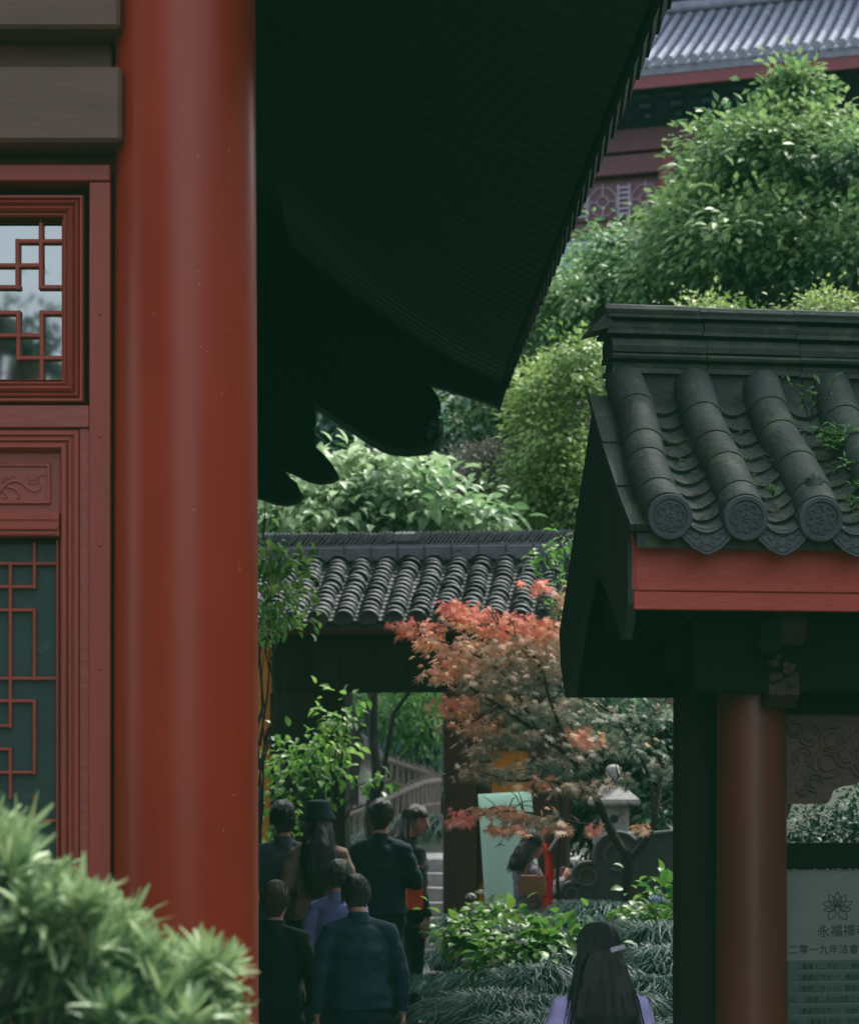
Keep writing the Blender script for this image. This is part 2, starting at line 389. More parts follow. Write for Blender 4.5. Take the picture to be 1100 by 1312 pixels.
# stone steps beyond the gate
mb = MB()
for k in range(6):
    y = 25.5+.35*k
    mb.bx(-.5, 1.9, y, 28.0, (.15*k if k else -.1), .15*(k+1), .006)
mb.bx(-.5, 1.9, 28.0, 30.0, .4, .9, .01)
st = mb.build('stone_steps', M_step); st['kind'] = 'structure'

# ------------------------------------------------------------------ near temple hall (left)
hall = thing('temple_hall', (-1.0, 8, 0), 'dark eaved temple hall with thick red column and red lattice doors, filling the upper left', 'temple hall')
PX = 7.9/F
def hx(px): return (px-CX)*PX
def hz_(py): return CZ+(HY-py)*PX
# column
cD = 7.95; cr = .247; cxp = (238-CX)*cD/F
mb = MB()
prof = [(.30,-.1),(.33,.42),(.36,.46),(.36,.56),(.31,.60)]
n = 14
mb.lathe((cxp, cD, 0), [(cr*(1.0-.055*((i/n)**1.6)), .6+(5.3-.6)*i/n) for i in range(n+1)], 64)
mb.build('column', M_col, hall, True)
mb = MB(); mb.lathe((cxp, cD, 0), [(.36,-.2),(.36,.44),(.40,.48),(.41,.54),(.37,.60),(.30,.62)], 40); mb.build('column_base', M_dstone, hall, True)
# beams: front faces a little behind the column's face
def hbox(mb, x0, y0, x1, y1, Y0, Y1, bev=.006): mb.bx(hx(x0), hx(x1), Y0, Y1, hz_(y1), hz_(y0), bev)
mb = MB(); hbox(mb, -500, -130, 160, 52, 7.76, 8.1, .012); mb.build('upper_beam', M_beam, hall)
mb = MB(); hbox(mb, -500, 52, 142, 100, 7.93, 8.12); mb.build('spacer_board', M_beam, hall)
mb = MB(); hbox(mb, -500, 100, 162, 195, 7.76, 8.1, .012); mb.build('lintel_beam', M_beam, hall)
mb = MB(); hbox(mb, -500, 214, 143, 235, 7.86, 8.1, .004); mb.build('head_rail', M_door, hall)
mb = MB(); hbox(mb, -500, 195, 145, 214, 7.98, 8.1, .0); mb.build('shadow_board', M_beam, hall)
mb = MB(); hbox(mb, 116, 235.5, 143, 2900, 7.868, 8.1, .003)
for yy in (405, 561, 700, 858):
    mb.ell((hx(130), 7.868, hz_(yy)), (.006,.004,.006), 8, 6)
mb.build('door_post', M_door, hall, True)
mb = MB(); hbox(mb, -480, 520.5, 115.6, 549, 7.876, 8.05, .003); mb.build('middle_rail', M_doorl, hall)
xc = -111.0                                          # centre line of the window leaf
def mold(mb, x1, y0, y1, steps):                     # mitred moulding; steps: (inset px, front Y); mirrored about xc
    x0 = 2*xc-x1; rs = []
    for ins, Y in steps:
        rs.append([Vector((hx(a), Y, hz_(b))) for a, b in ((x0+ins, y0+ins),(x1-ins, y0+ins),(x1-ins, y1-ins),(x0+ins, y1-ins))])
    mb.rings(rs, True, False)
stepsA = [(0,8.02),(0,7.895),(1.5,7.885),(4,7.885),(5.5,7.899),(7,7.903),(7.6,7.89),(9.5,7.886),(11,7.892),(12,7.904),(13,7.906),(14.5,7.893),(17.5,7.884),(20.5,7.893),(22,7.908),(22.7,7.908),(23.3,7.9),(25.2,7.897),(27,7.904),(28,7.93),(28,7.96)]
win = MB(); mold(win, 107.5, 250, 515.5, stepsA)
mb = win
wf = mb.build('upper_window', M_door, hall, False)
def bars(mb, segs, Y=7.925, w=2.9):
    for (xa, ya, xb, yb) in segs:
        for mir in (False, True):
            a, b = (2*xc-xa, 2*xc-xb) if mir else (xa, xb)
            x0, x1 = min(a, b)-w, max(a, b)+w; y0, y1 = min(ya, yb)-w, max(ya, yb)+w
            d = .001 if ya == yb else 0.0
            h = w*PX; cxx, czz = hx((x0+x1)/2), hz_((y0+y1)/2); 
            if ya == yb:
                mb.prism([(-h,-h*.4),(-h*.5,-h),(h*.5,-h),(h,-h*.4),(h,h),(-h,h)], (hx(x0), Y+d, czz), (0,0,1), (0,1,0), (hx(x1)-hx(x0),0,0))
            else:
                mb.prism([(-h,-h*.4),(-h*.5,-h),(h*.5,-h),(h,-h*.4),(h,h),(-h,h)], (cxx, Y+d, hz_(y1)), (1,0,0), (0,1,0), (0,0,hz_(y0)-hz_(y1)))
mb = MB()
bars(mb, [(51,283,51,364),(78,307,21,307),(21,307,21,366),(51,338,-30,338),(22,366,-30,366),(51,366,78,366),
          (22,399,-30,399),(52,399,78,399),(52,399,52,485),(22,399,22,457),(52,428,-30,428),(22,457,78,457),
          (-30,283,-30,307),(-60,307,-30,307),(-60,307,-60,457),(-60,457,-30,457),(-30,338,-30,366),(-30,399,-30,428),(-30,457,-30,485),(-100,338,-60,338),(-100,428,-60,428)])
bars(mb, [(80,282,-302,282),(80,487,-302,487)], 7.922, 2.2); bars(mb, [(80,282,80,487)], 7.922, 2.2)
mb.build('lattice', M_door, wf)
mb = MB(); mb.bx(hx(-303), hx(81), 7.940, 7.95, hz_(489), hz_(280)); mb.build('pane', M_glass, wf)
# lower leaf
ld = MB()
mold(ld, 102.5, 552, 2600, [(0,8.02),(0,7.885),(1.5,7.878),(6,7.878),(7.5,7.889),(9,7.889),(10,7.88),(13,7.88),(14.5,7.892),(15.5,7.892),(17,7.878),(22,7.878),(24,7.89),(26,7.905),(27.3,7.925),(27.3,8.0)])
lf = ld.build('door_leaf', M_door, hall)
mb = MB(); hbox(mb, -300, 657.5, 77, 688, 7.878, 7.99, .003); hbox(mb, -300, 664, 77, 667, 7.873, 7.99, .001); hbox(mb, -300, 671, 77, 680, 7.868, 7.99, .003); hbox(mb, -300, 683, 72, 686, 7.872, 7.99, .001)
mb.build('cross_rail', M_door, lf)
mb = MB(); hbox(mb, 103, 549.5, 115.6, 2600, 7.886, 8.0, .002); hbox(mb, -300, 549.5, 103, 551.6, 7.90, 8.0, 0); mb.build('stile', M_doorl, lf)
mb = MB(); hbox(mb, -300, 578, 77, 657, 7.925, 7.99, 0)
mb.build('recess_panel', M_doorl, lf)
mb = MB()
mold(mb, 64, 592, 645, [(0,7.925),(0,7.915),(1,7.912),(4.5,7.912),(5.5,7.918),(6.5,7.922)])
mb.bx(hx(-285), hx(60), 7.919, 7.924, hz_(642), hz_(595))
def scroll(mb, pts, r0, r1):
    pts = [Vector((hx(a), 7.918, hz_(b))) for a, b in pts]
    fine = []
    for i in range(len(pts)-1):
        p0 = pts[max(i-1, 0)]; p1 = pts[i]; p2 = pts[i+1]; p3 = pts[min(i+2, len(pts)-1)]
        for k in range(5):
            t = k/5; fine.append(.5*((2*p1)+(-p0+p2)*t+(2*p0-5*p1+4*p2-p3)*t*t+(-p0+3*p1-3*p2+p3)*t**3))
    fine.append(pts[-1]); m = len(fine)
    mb.tube(fine, [(r0+(r1-r0)*(i/(m-1)))*PX for i in range(m)], 6)
for off in (0, -58, -116, -174, -232):
    scroll(mb, [(0+off,628),(5+off,622),(12+off,617),(22+off,616),(30+off,621),(37+off,627),(44+off,629),(51+off,625),(50+off,618),(45+off,616)], 2.6, .8)
    scroll(mb, [(33+off,606),(36+off,612),(42+off,615),(48+off,610),(57+off,607)], .8, 1.2)
    scroll(mb, [(36+off,613),(38+off,618),(44+off,619),(50+off,612)], 2.2, .6)
    scroll(mb, [(2+off,617),(5+off,609),(10+off,612),(16+off,608),(18+off,612)], 2.2, .7)
    scroll(mb, [(8+off,623),(16+off,625),(22+off,630),(23+off,637),(18+off,637)], 2.4, .8)
    scroll(mb, [(-5+off,634),(2+off,628),(8+off,636),(0+off,637)], 2.2, .8)
mb.build('carved_scroll', M_doorl, lf, True)
mb = MB()
segs = []
for base in (0, 331):
    segs += [(42,691+base,42,751+base),(70,721+base,-40,721+base),(11,721+base,11,930+base),(42,751+base,-40,751+base),(42,781+base,-40,781+base),(42,781+base,42,869+base),
             (70,869+base,-40,869+base),(42,898+base,-40,898+base),(42,898+base,42,990+base),(11,930+base,-40,930+base),(11,960+base,-40,960+base),(11,960+base,11,1022+base),(42,990+base,-40,990+base)]
bars(mb, segs, 7.935, 2.3); bars(mb, [(72,692,-294,692)], 7.93, 2.0); bars(mb, [(72,692,72,1500)], 7.93, 2.0)
mb.build('lattice', M_door, lf)
mb = MB(); mb.bx(hx(-300), hx(76), 7.955, 7.985, hz_(2560), hz_(686)); mb.build('backing_panel', M_dgreen, lf)
mb = MB(); mb.bx(-5.2, hx(116), 8.1, 8.3, .5, 6.6); mb.bx(-5.2, -5.0, 8.3, 17.5, .5, 6.6); mb.bx(-5.0, -2.6, 17.3, 17.5, .5, 6.6); mb.bx(-2.8, -2.6, 8.3, 17.3, .5, 6.6); mb.build('hall_wall', M_dark, hall)
mb = MB(); mb.bx(-5.4, -.42, 7.2, 8.75, -.3, .5, .02); mb.bx(-5.4, -2.2, 8.75, 17.9, -.3, .5, .02); mb.build('plinth', M_dstone, hall)

# eave: ruled between the long edge and the ridge; rafters carried right through
def ex(y): return .905+(.61-.92)*(y-9.2)/(18.4-9.2)+(.02*((y-13)/5)**2)
def ez(y): return 5.0+.0016*(y-12)**2*(1 if y > 12 else 0)-.04*max(0, (y-17.5))
def eav(y, t):                                        # t: 0 at the edge, 1 at the ridge
    return Vector((ex(y)+(-3.4-ex(y))*t, y, ez(y)+3.1*(t**1.25)+.1*t))
YA, YB = 6.9, 18.45
ysr = np.linspace(YA, YB, 40); ts = np.linspace(0, 1, 12)
mb = MB(); g = [[eav(y, t)+Vector((0,0,.05)) for t in ts]+[eav(y, t)+Vector((0,0,.16)) for t in ts[::-1]] for y in ysr]
mb.rings(g, True, True); 
g = [[Vector((-6.8-eav(y, t).x, y, eav(y, t).z))+Vector((0,0,.05)) for t in ts]+[Vector((-6.8-eav(y, t).x, y, eav(y, t).z))+Vector((0,0,.16)) for t in ts[::-1]] for y in ysr]
mb.rings(g, True, True)
mb.bx(-3.75, -3.05, YA-.1, YB+.1, 8.15, 8.75, .05)
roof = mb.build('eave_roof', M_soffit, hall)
mb = MB()
y = YA+.06
while y < YB:
    mb.tube([eav(y, t)-Vector((0,0,.012)) for t in (.012,.1,.2,.3,.42)], .05, 8); y += .19
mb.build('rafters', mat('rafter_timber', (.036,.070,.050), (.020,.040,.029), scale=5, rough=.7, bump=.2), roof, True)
mb = MB(); mb.rings([[eav(y,.004)+Vector((a, 0, b)) for a, b in ((-.02,-.03),(.0,-.03),(.0,.12),(-.02,.12))] for y in ysr]); mb.build('eave_board', M_soffit, roof)
mb = MB(); y = YA+.1
while y < YB:
    mb.tube([eav(y, t)+Vector((0, 0, .15)) for t in (.004,.2,.4,.6,.8,1)], .06, 8)
    e = eav(y, 0)+Vector((.012, .155, .06))
    mb.prism([(-.13,.07),(-.125,-.01),(-.07,-.035),(-.035,-.09),(0,-.15),(.035,-.09),(.07,-.035),(.125,-.01),(.13,.07)], e, (.16,1,0), (.20,0,1), (.014,0,0))
    y += .31
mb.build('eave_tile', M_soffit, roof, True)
# far end of the eave, its hip beam and the bracket clusters below it
mb = MB()
def sil(mb, pts, D, th): mb.prism([(0+p.x, p.z) for p in [P(a, b, D) for a, b in pts]], (0, D, 0), (1,0,0), (0,0,1), (0, th, 0))
sil(mb, [(641,523),(632,516),(590,503),(546,490),(330,432),(200,400),(60,390),(60,20),(200,130),(330,250),(420,330),(501,400),(560,440),(655,478)], 18.35, .16)
mb.build('end_board', M_soffit, roof)
mb = MB()
sil(mb, [(300,400),(520,440),(548,490),(556,500),(563,512),(565,521),(559,526),(561,534),(567,541),(568,551),(563,560),(556,568),(545,574),(520,576),(500,574),(488,570),(470,560),(448,545),(425,530),(402,515),(300,490)], 17.2, .42)
hb = mb.build('hip_beam', M_soffit, hall)
mb = MB()
for k, r in enumerate((.035, .028, .022)):
    c = P(556-3*k, 545+6*k, 17.15); mb.tube([c, c+Vector((0,.04,0))], r, 14)
mb.ell(P(562, 547, 17.17), (.022,.03,.05)); mb.build('beam_carving', M_tile, hb, True)
mb = MB()
sil(mb, [(240,420),(404,480),(402,520),(404,536),(400,546),(404,556),(401,566),(406,574),(416,583),(425,594),(434,609),(425,615),(408,617),(392,613),(376,605),(360,598),(372,612),(380,618),(383,626),(388,634),(380,641),(366,645),(350,643),(336,638),(240,610)], 16.6, .22)
mb.build('bracket', M_soffit, hall)
mb = MB(); c = P(200, 600, 16.9); mb.lathe((c.x-.1, 17.2, 0), [(.24,.45),(.24,4.2),(.22,5.4)], 28); mb.build('column', M_col, hall, True)
mb = MB(); mb.bx(-2.6, -1.5, 16.9, 17.2, 4.3, 4.75, .02); mb.bx(-2.4, -2.2, 8.4, 17.2, 4.9, 5.3, .02); mb.build('tie_beam', M_soffit, hall)

# ------------------------------------------------------------------ notice pavilion (right)
PA = R(9)
pav = thing('notice_pavilion', (.748, 8.7, 0), 'small open pavilion with dark tube tile roof, red fascia and round red column', 'pavilion', PA)
UL = 3.5
def slope(t): return (-.12+.70*t, 2.905+.60*t**1.0-.03*math.sin(math.pi*t))
# roof deck
mb = MB()
mb.prism([(-.09,2.85),(.60,3.44),(1.26,2.56),(1.26,2.52),(.6,3.34),(-.09,2.80)], (0,0,0), (0,1,0), (0,0,1), (UL,0,0))
pr = mb.build('roof', M_tile, pav, local=True)
tubes_u = [.11+.287*k for k in range(12)]
for i, u in enumerate(tubes_u):
    mb = MB()
    rr = .081; rs = []
    nseg = 5; cuts = sorted(random.uniform(-.05,.05)+k/nseg for k in range(nseg+1)); cuts[0] = .035; cuts[-1] = 1
    wob = random.uniform(-.018,.018)
    for k in range(nseg):
        t0, t1 = cuts[k], cuts[k+1]
        for t, r in ((t0, rr-.001),(t0+.010, rr+.001),(t1-.008, rr-.003),(t1, rr-.006)):
            w_, z_ = slope(t); c = Vector((u+wob*math.sin(6*t), w_, z_+.015)); tan = Vector((0, .70, .60)).normalized(); nrm = Vector((0, -.60, .70)).normalized()
            rs.append([c+Vector((1,0,0))*r*math.cos(a)+nrm*r*math.sin(a) for a in [R(q) for q in range(0, 360, 15)]])
    mb.rings(rs)
    mb.build('tube_tile', M_tile, pr, True, True, 50)
# trough tiles
mb = MB()
tan = Vector((0, .70, .60)).normalized(); nrm = Vector((0, -.60, .70)).normalized()
for i in range(len(tubes_u)-1):
    mb = MB(); uc = (tubes_u[i]+tubes_u[i+1])/2
    nt_ = 10
    for k in range(nt_):
        t0 = (k-.1)/nt_; t1 = t0+1.35/nt_
        w0, z0 = slope(t0); w1, z1 = slope(min(t1, 1.05)); j = random.uniform(-.006,.006); tl = random.uniform(-.05,.05)
        ring = []
        for (w_, z_, lift) in ((w0, z0, .030),(w1, z1, .002)):
            top = []; bot = []
            for q in range(9):
                a = -1+q/4.0; du = a*.092; h = .042*(a*a)-.055+a*tl*.08
                bow = -.042*(1-a*a)                       # curved lower edge
                p = Vector((uc+du+j, w_, z_))+nrm*(h+lift)+tan*bow*(1 if lift > .01 else 0)
                top.append(p); bot.append(p-nrm*.013)
            ring.append(top+bot[::-1])
        mb.rings(ring)
    mb.build('trough_tile_row', M_tile, pr, True, True, 35)
# end discs with flower relief
for i, u in enumerate(tubes_u):
    mb = MB(); mb2 = mb; w_, z_ = slope(0); c = Vector((u, w_-.022, z_+.004))
    tiltv = Vector((0, -1, -.10)).normalized(); a1 = Vector((1,0,0)); a2 = a1.cross(tiltv).normalized(); a2 = -a2 if a2.z < 0 else a2
    def ringp(r, d): return [c+tiltv*d+a1*r*math.cos(R(q))+a2*r*math.sin(R(q)) for q in range(0, 360, 12)]
    mb.rings([ringp(.079,-.07), ringp(.084,0), ringp(.084,.010), ringp(.080,.013), ringp(.066,.013), ringp(.062,.006), ringp(.010,.006)])
    for k in range(8):
        a = 2*math.pi*k/8+.2; pts = []
        for q in range(9):
            b = R(-140+q*35); pp = (.041+.0135*math.cos(b), .0135*math.sin(b))
            pts.append(c+tiltv*.0085+a1*(pp[0]*math.cos(a)-pp[1]*math.sin(a))+a2*(pp[0]*math.sin(a)+pp[1]*math.cos(a)))
        mb2.tube(pts, .0036, 5)
    for k in range(5):
        a = 2*math.pi*k/5; p = c+tiltv*.008+a1*.014*math.cos(a)+a2*.014*math.sin(a); mb2.ell(p, (.006,.004,.006), 8, 5)
    mb2.ell(c+tiltv*.008, (.006,.005,.006), 8, 5)
    mb.build('tile_end_disc', M_tileb, pr, True, True, 30)
lobes = []
for q in range(25):
    a = R(180+180*q/24); rr = 1+.045*abs(math.sin(q/24*math.pi*4))*1
    lobes.append((.098*math.cos(a)*rr, (.098 if 10 > abs(q-12) else .098)*math.sin(a)*rr*(.95+.13*math.exp(-((q-12)/1.6)**2))))
for i in range(len(tubes_u)-1):
    mb = MB(); mb2 = mb; uc = (tubes_u[i]+tubes_u[i+1])/2; w_, z_ = slope(0)
    o = Vector((uc, w_+.005, z_-.028)); up = Vector((0, .12, 1)).normalized(); th = Vector((0,-1,.12))*.012
    top = [(.098,.02),(.05,.0),(0,-.008),(-.05,.0),(-.098,.02)]
    mb.prism(lobes+top, o, (1,0,0), up, th)
    inner = [(x*.84, y*.84-.004) for x, y in lobes]
    pts = [o+th*1.1+Vector((1,0,0))*x+up*y for x, y in inner]; mb2.tube(pts, .003, 5)
    for (x, y, r) in ((0,-.05,.02),(-.04,-.035,.014),(.04,-.035,.014),(-.022,-.068,.009),(.022,-.068,.009),(-.065,-.02,.009),(.065,-.02,.009)):
        mb2.tube([o+th*1.15+Vector((1,0,0))*(x+r*math.cos(b))*1+up*(y+r*math.sin(b)) for b in [R(q) for q in range(0, 361, 40)]], .0025, 5)
    mb.build('drip_tile', M_tileb, pr, True, True, 30)
# nail cap on the third tube
mb = MB(); w_, z_ = slope(.09); mb.tube([Vector((tubes_u[2]+.005, w_, z_+.08)), Vector((tubes_u[2]+.005, w_, z_+.12)), Vector((tubes_u[2]+.008, w_-.005, z_+.142))], [.034,.033,.008], 10); mb.build('tile_nail_cap', M_tile, pr, True, True)
# verge tiles
mb = MB()
for k in range(3):
    t0, t1 = k/3, (k+1)/3-.004
    w0, z0 = slope(t0*.98); w1, z1 = slope(t1*.98)
    a = Vector((-.03, w0+.02, z0-.045)); b = Vector((-.03, w1+.02, z1-.045))
    mb.rings([[a, a+Vector((.10,0,0)), a+Vector((.10,0,0))+nrm*.03, a+nrm*.03],[b, b+Vector((.10,0,0)), b+Vector((.10,0,0))+nrm*.024, b+nrm*.024]])
mb.build('verge_tile', M_tile, pr, False, True)
# ridge
mb = MB(); wr = .62
def zr(z): return 3.553+(z-3.665)*.744 if z > 3.6 else z
def rlayer(z0, z1, hw, u0=-.0, ro=.0, jit=0):
    z0, z1 = zr(z0), zr(z1)
    u = u0+.055
    k = 0
    while u < UL:
        u2 = (u0+.02 if k < 0 else u)+.385+(0 if not jit else random.uniform(-.01,.01))
        dz = random.uniform(-.003,.003); dw = random.uniform(-.004,.004)
        if ro:
            pr_ = [(-hw, 0),(-hw*1.06,.35),(-hw*.92,.75),(-hw*.5,1),(hw*.5,1),(hw*.92,.75),(hw*1.06,.35),(hw,0)]
        else: pr_ = [(-hw,0),(-hw,1),(hw,1),(hw,0)]
        mb.prism([(wr+dw+a, z0+dz+(z1-z0)*b) for a, b in pr_], (u+.0015,0,0), (0,1,0), (0,0,1), (u2-u-.003,0,0))
        u = u2; k += 1
rlayer(3.38,3.665,.055,.02); rlayer(3.665,3.69,.085,.0); rlayer(3.69,3.735,.07,.01,1); rlayer(3.735,3.775,.095,.0,1); rlayer(3.775,3.865,.085,.0,1); rlayer(3.865,3.885,.10,-.02); rlayer(3.885,3.955,.09,-.01,1); rlayer(3.955,3.972,.105,-.02); rlayer(3.972,4.032,.10,-.03,1)
mb.prism([(a, zr(b)) for a, b in ((-.03,4.03),(-.03,3.965),(-.075,3.90),(-.085,3.87),(-.045,3.885),(0,3.90),(0,4.0))], (.055,wr-.09,0), (1,0,0), (0,0,1), (0,.18,0))
mb.build('ridge', M_tile, pr, True, True, 30)
# fascia in two boards
mb = MB(); mb.bx(0, UL, 0, .035, 2.648, 2.862, .004); mb.bx(0.01, UL, -.006, .03, 2.577, 2.645, .004)
mb.build('fascia_board', M_fascia, pav, False, True)
# barge boards on the gable
mb = MB()
mb.prism([(-.0,2.84),(.60,3.42),(.60,2.80),(.40,2.70),(.20,2.56),(.12,2.47),(.07,2.47),(.04,2.52),(.0,2.60)], (-.012,0,0), (0,1,0), (0,0,1), (.035,0,0))
mb.prism([(.60,3.42),(1.22,2.56),(1.20,2.42),(1.10,2.28),(1.04,2.28),(.95,2.42),(.80,2.62),(.60,2.80)], (-.008,0,0), (0,1,0), (0,0,1), (.035,0,0))
mb.build('barge_board', M_gable, pav, False, True)
mb = MB(); mb.prism([(.0,2.80),(.60,3.36),(1.18,2.55),(1.12,2.42),(.05,2.55)], (.22,0,0), (0,1,0), (0,0,1), (.03,0,0)); mb.build('gable_panel', M_soffit, pav, False, True)
mb = MB(); mb.bx(.03, UL, 1.12, 1.17, 2.283, 2.56, .004); mb.build('rear_fascia', M_soffit, pav, False, True)
mb = MB()
for k in range(22): 
    u = .12+.155*k
    mb.tube([Vector((u,.04,2.84)), Vector((u,.58,3.30))], .03, 6); mb.tube([Vector((u,.62,3.30)), Vector((u,1.12,2.54))], .03, 6)
mb.build('rafter', M_soffit, pav, True, True)
mb = MB(); mb.bx(.30, UL, .215, .285, 2.275, 2.60, .01); mb.build('column_shade_beam', M_soffit, pav, False, True)  # dark beam added to stand in for the shade over the column top
mb = MB(); mb.bx(.25, UL, .41, .49, 2.36, 2.66, .01); mb.bx(.5, UL, .39, .51, 2.20, 2.33, .01); mb.bx(.25,UL,.97,1.05,2.36,2.6,.01); mb.bx(.53,.61,.1,1.1,2.42,2.56,.01); mb.build('tie_beam', M_soffit, pav, False, True)
for u in (.60, 2.9):
    mb = MB(); mb.lathe((u, .45, 0), [(.145,-.2),(.142,.8),(.137,1.8),(.132,2.62)], 40); mb.build('column', mat('brown_red_column_paint', (.15,.040,.021), (.10,.028,.015), scale=2, rough=.42, bump=.08, stretch=(1,1,.3), speck=((.42,.25,.2), 50, .72, .02)), pav, True, True)
for u in (.515, 2.9):
    mb = MB(); mb.lathe((u+.02, 1.0, 0), [(.106,-.2),(.103,2.5)], 28); mb.build('rear_post', M_dark, pav, True, True)
# carved brackets above the column
mb = MB()
mb.prism([(0,0),(.0,.12),(-.06,.16),(-.12,.16),(-.20,.12),(-.22,.02),(-.17,-.04),(-.08,-.05)], (.60, .34, 2.50), (0,1,0), (0,0,1), (.12,0,0))
mb.prism([(0,0),(.0,.16),(-.10,.15),(-.15,.10),(-.16,.02),(-.10,-.03)], (.595, .36, 2.25), (0,1,0), (0,0,1), (.12,0,0))
for k in range(10): mb.ell((.60+.12*random.random(), .17+.03*random.random(), 2.30+.12*random.random()), (.018,.012,.016), 8, 5)
mb.build('bracket', mat('worn_bracket_timber', (.05,.026,.016), (.02,.014,.010), scale=18, rough=.7, bump=.6), pav, True, True)
# carved apron to the right of the column
mb = MB(); M_apron = mat('carved_apron_timber', (.085,.045,.030), (.05,.03,.022), scale=9, rough=.6, bump=.3)
ap = [(.73,2.20),(.73,1.845),(.90,1.845),(.915,1.86),(.93,1.90),(.97,1.915),(1.02,1.92),(1.06,1.95),(1.12,1.97),(1.2,2.02),(1.5,2.06),(1.9,2.08),(2.77,2.08),(2.77,2.20)]
mb.prism(ap, (0,.43,0), (1,0,0), (0,0,1), (0,.035,0))
for (a, b, r, s0, s1) in ((.83,2.12,.045,0,300),(.92,2.10,.05,60,380),(.80,2.03,.04,-60,220),(.90,2.01,.06,30,330),(.98,2.04,.05,90,400),(.85,1.93,.035,0,290),(.80,1.90,.02,100,380),(1.05,2.0,.05,-20,260),(1.10,2.08,.06,20,330),(.77,2.14,.03,0,360),(1.22,2.1,.05,0,300)):
    for rr in (r, r*.55):
        mb.tube([Vector((a+rr*math.cos(R(q)), .426, b+rr*math.sin(R(q)))) for q in range(s0, s1+1, 20)], .0055, 6)
mb.build('carved_apron', M_apron, pav, True, True)

# notice board standing in the pavilion
nbd = thing('notice_board', tuple((Matrix.Translation((.748,8.7,0)) @ Matrix.Rotation(PA,4,'Z')) @ Vector((1.35,.62,0))), 'dim green temple notice board with lotus emblem and rows of small text', 'notice board', PA)
dz = lambda py: CZ+(HY-py)*9.47/F
def bu(px): return (px-1010)*9.45/F*1.0-.555   # board coordinates: left edge at about -.555
mb = MB(); mb.bx(-.63,1.05,-.03,.03, dz(1113), dz(1080), .006); mb.bx(-.63,-.57,-.03,.03,-.2,dz(1113)-.002,.004); mb.bx(.97,1.05,-.03,.03,-.2,dz(1113)-.002,.004); mb.bx(-.56,.96,-.03,.03,.3,.36,.004); mb.build('frame', M_soffit, nbd, False, True)
mb = MB(); mb.bx(-.568,.968,-.012,.01,.362,dz(1114)); pn = mb.build('panel', M_board, nbd, False, True)
mb = MB()
for k in range(14):
    y0 = 1230+14.2*k; mb.bx(-.56,.95,-.016,-.0125, dz(y0+12), dz(y0), 0)
br = mb.build('text_bar', M_bar, nbd, False, True)
def text(body, u, z, size, parent, align='LEFT', name='lettering'):
    c = bpy.data.curves.new(name, 'FONT'); c.body = body; c.size = size; c.align_x = align; c.extrude = .0006; c.materials.append(M_ink)
    t_ = bpy.data.objects.new(name, c); col.objects.link(t_); dg = bpy.context.evaluated_depsgraph_get(); dg.update()
    me = bpy.data.meshes.new_from_object(t_.evaluated_get(dg)); bpy.data.objects.remove(t_)
    o = bpy.data.objects.new(name, me); col.objects.link(o); o.parent = parent; o.location = (u, -.0135, z); o.rotation_euler = (R(90), 0, 0)
    return o
text('永福禪寺', bu(1050), dz(1199), .054, nbd); text('二零一九年法會安排表', bu(1012), dz(1221), .042, nbd)
rows = ['（農曆十二月初八）佛成道日法會','（農曆正月初一）傳燈祈福法會','（農曆二月十九）觀音菩薩聖誕','10、（農曆二月廿四至三十日）','（農曆四月初八）浴佛法會','126、（農曆五月初一至初七）','（農曆六月十九）觀音成道法會','（農曆七月十五）盂蘭盆法會','（農曆九月十九）觀音出家法會']
for k, t in enumerate(rows): 
    o = text(t, bu(1020)+(-.03 if t[0] == '1' else .0), dz(1230+14.2*k+10.5), .026, nbd); o.location.y = -.0175
# lotus emblem
mb = MB(); cx_, cz_ = bu(1077), dz(1161)
def petal(cx0, cz0, ang, L, W):
    pts = []
    for q in range(17):
        t = q/16; s = t*2 if t < .5 else 2-2*t; side = 1 if t < .5 else -1
        x = side*W*math.sin(math.pi*min(s,1)**.8)*.5; y = L*s
        pts.append(Vector((cx0+x*math.cos(ang)+y*math.sin(ang), -.014, cz0-x*math.sin(ang)+y*math.cos(ang))))
    mb.tube(pts, .0014, 5)
for a, L, W, r0 in ((0,.058,.034,.004),(35,.056,.03,.006),(-35,.056,.03,.006),(72,.058,.028,.008),(-72,.058,.028,.008),(100,.05,.024,.008),(-100,.05,.024,.008),(142,.052,.03,.012),(-142,.052,.03,.012)):
    petal(cx_+r0*math.sin(R(a)), cz_+r0*math.cos(R(a))-.005, R(a), L, W)
for a in (-18, 18): petal(cx_, cz_-.004, R(a), .03, .02)
mb.build('lotus_emblem', M_ink, nbd, False, True)

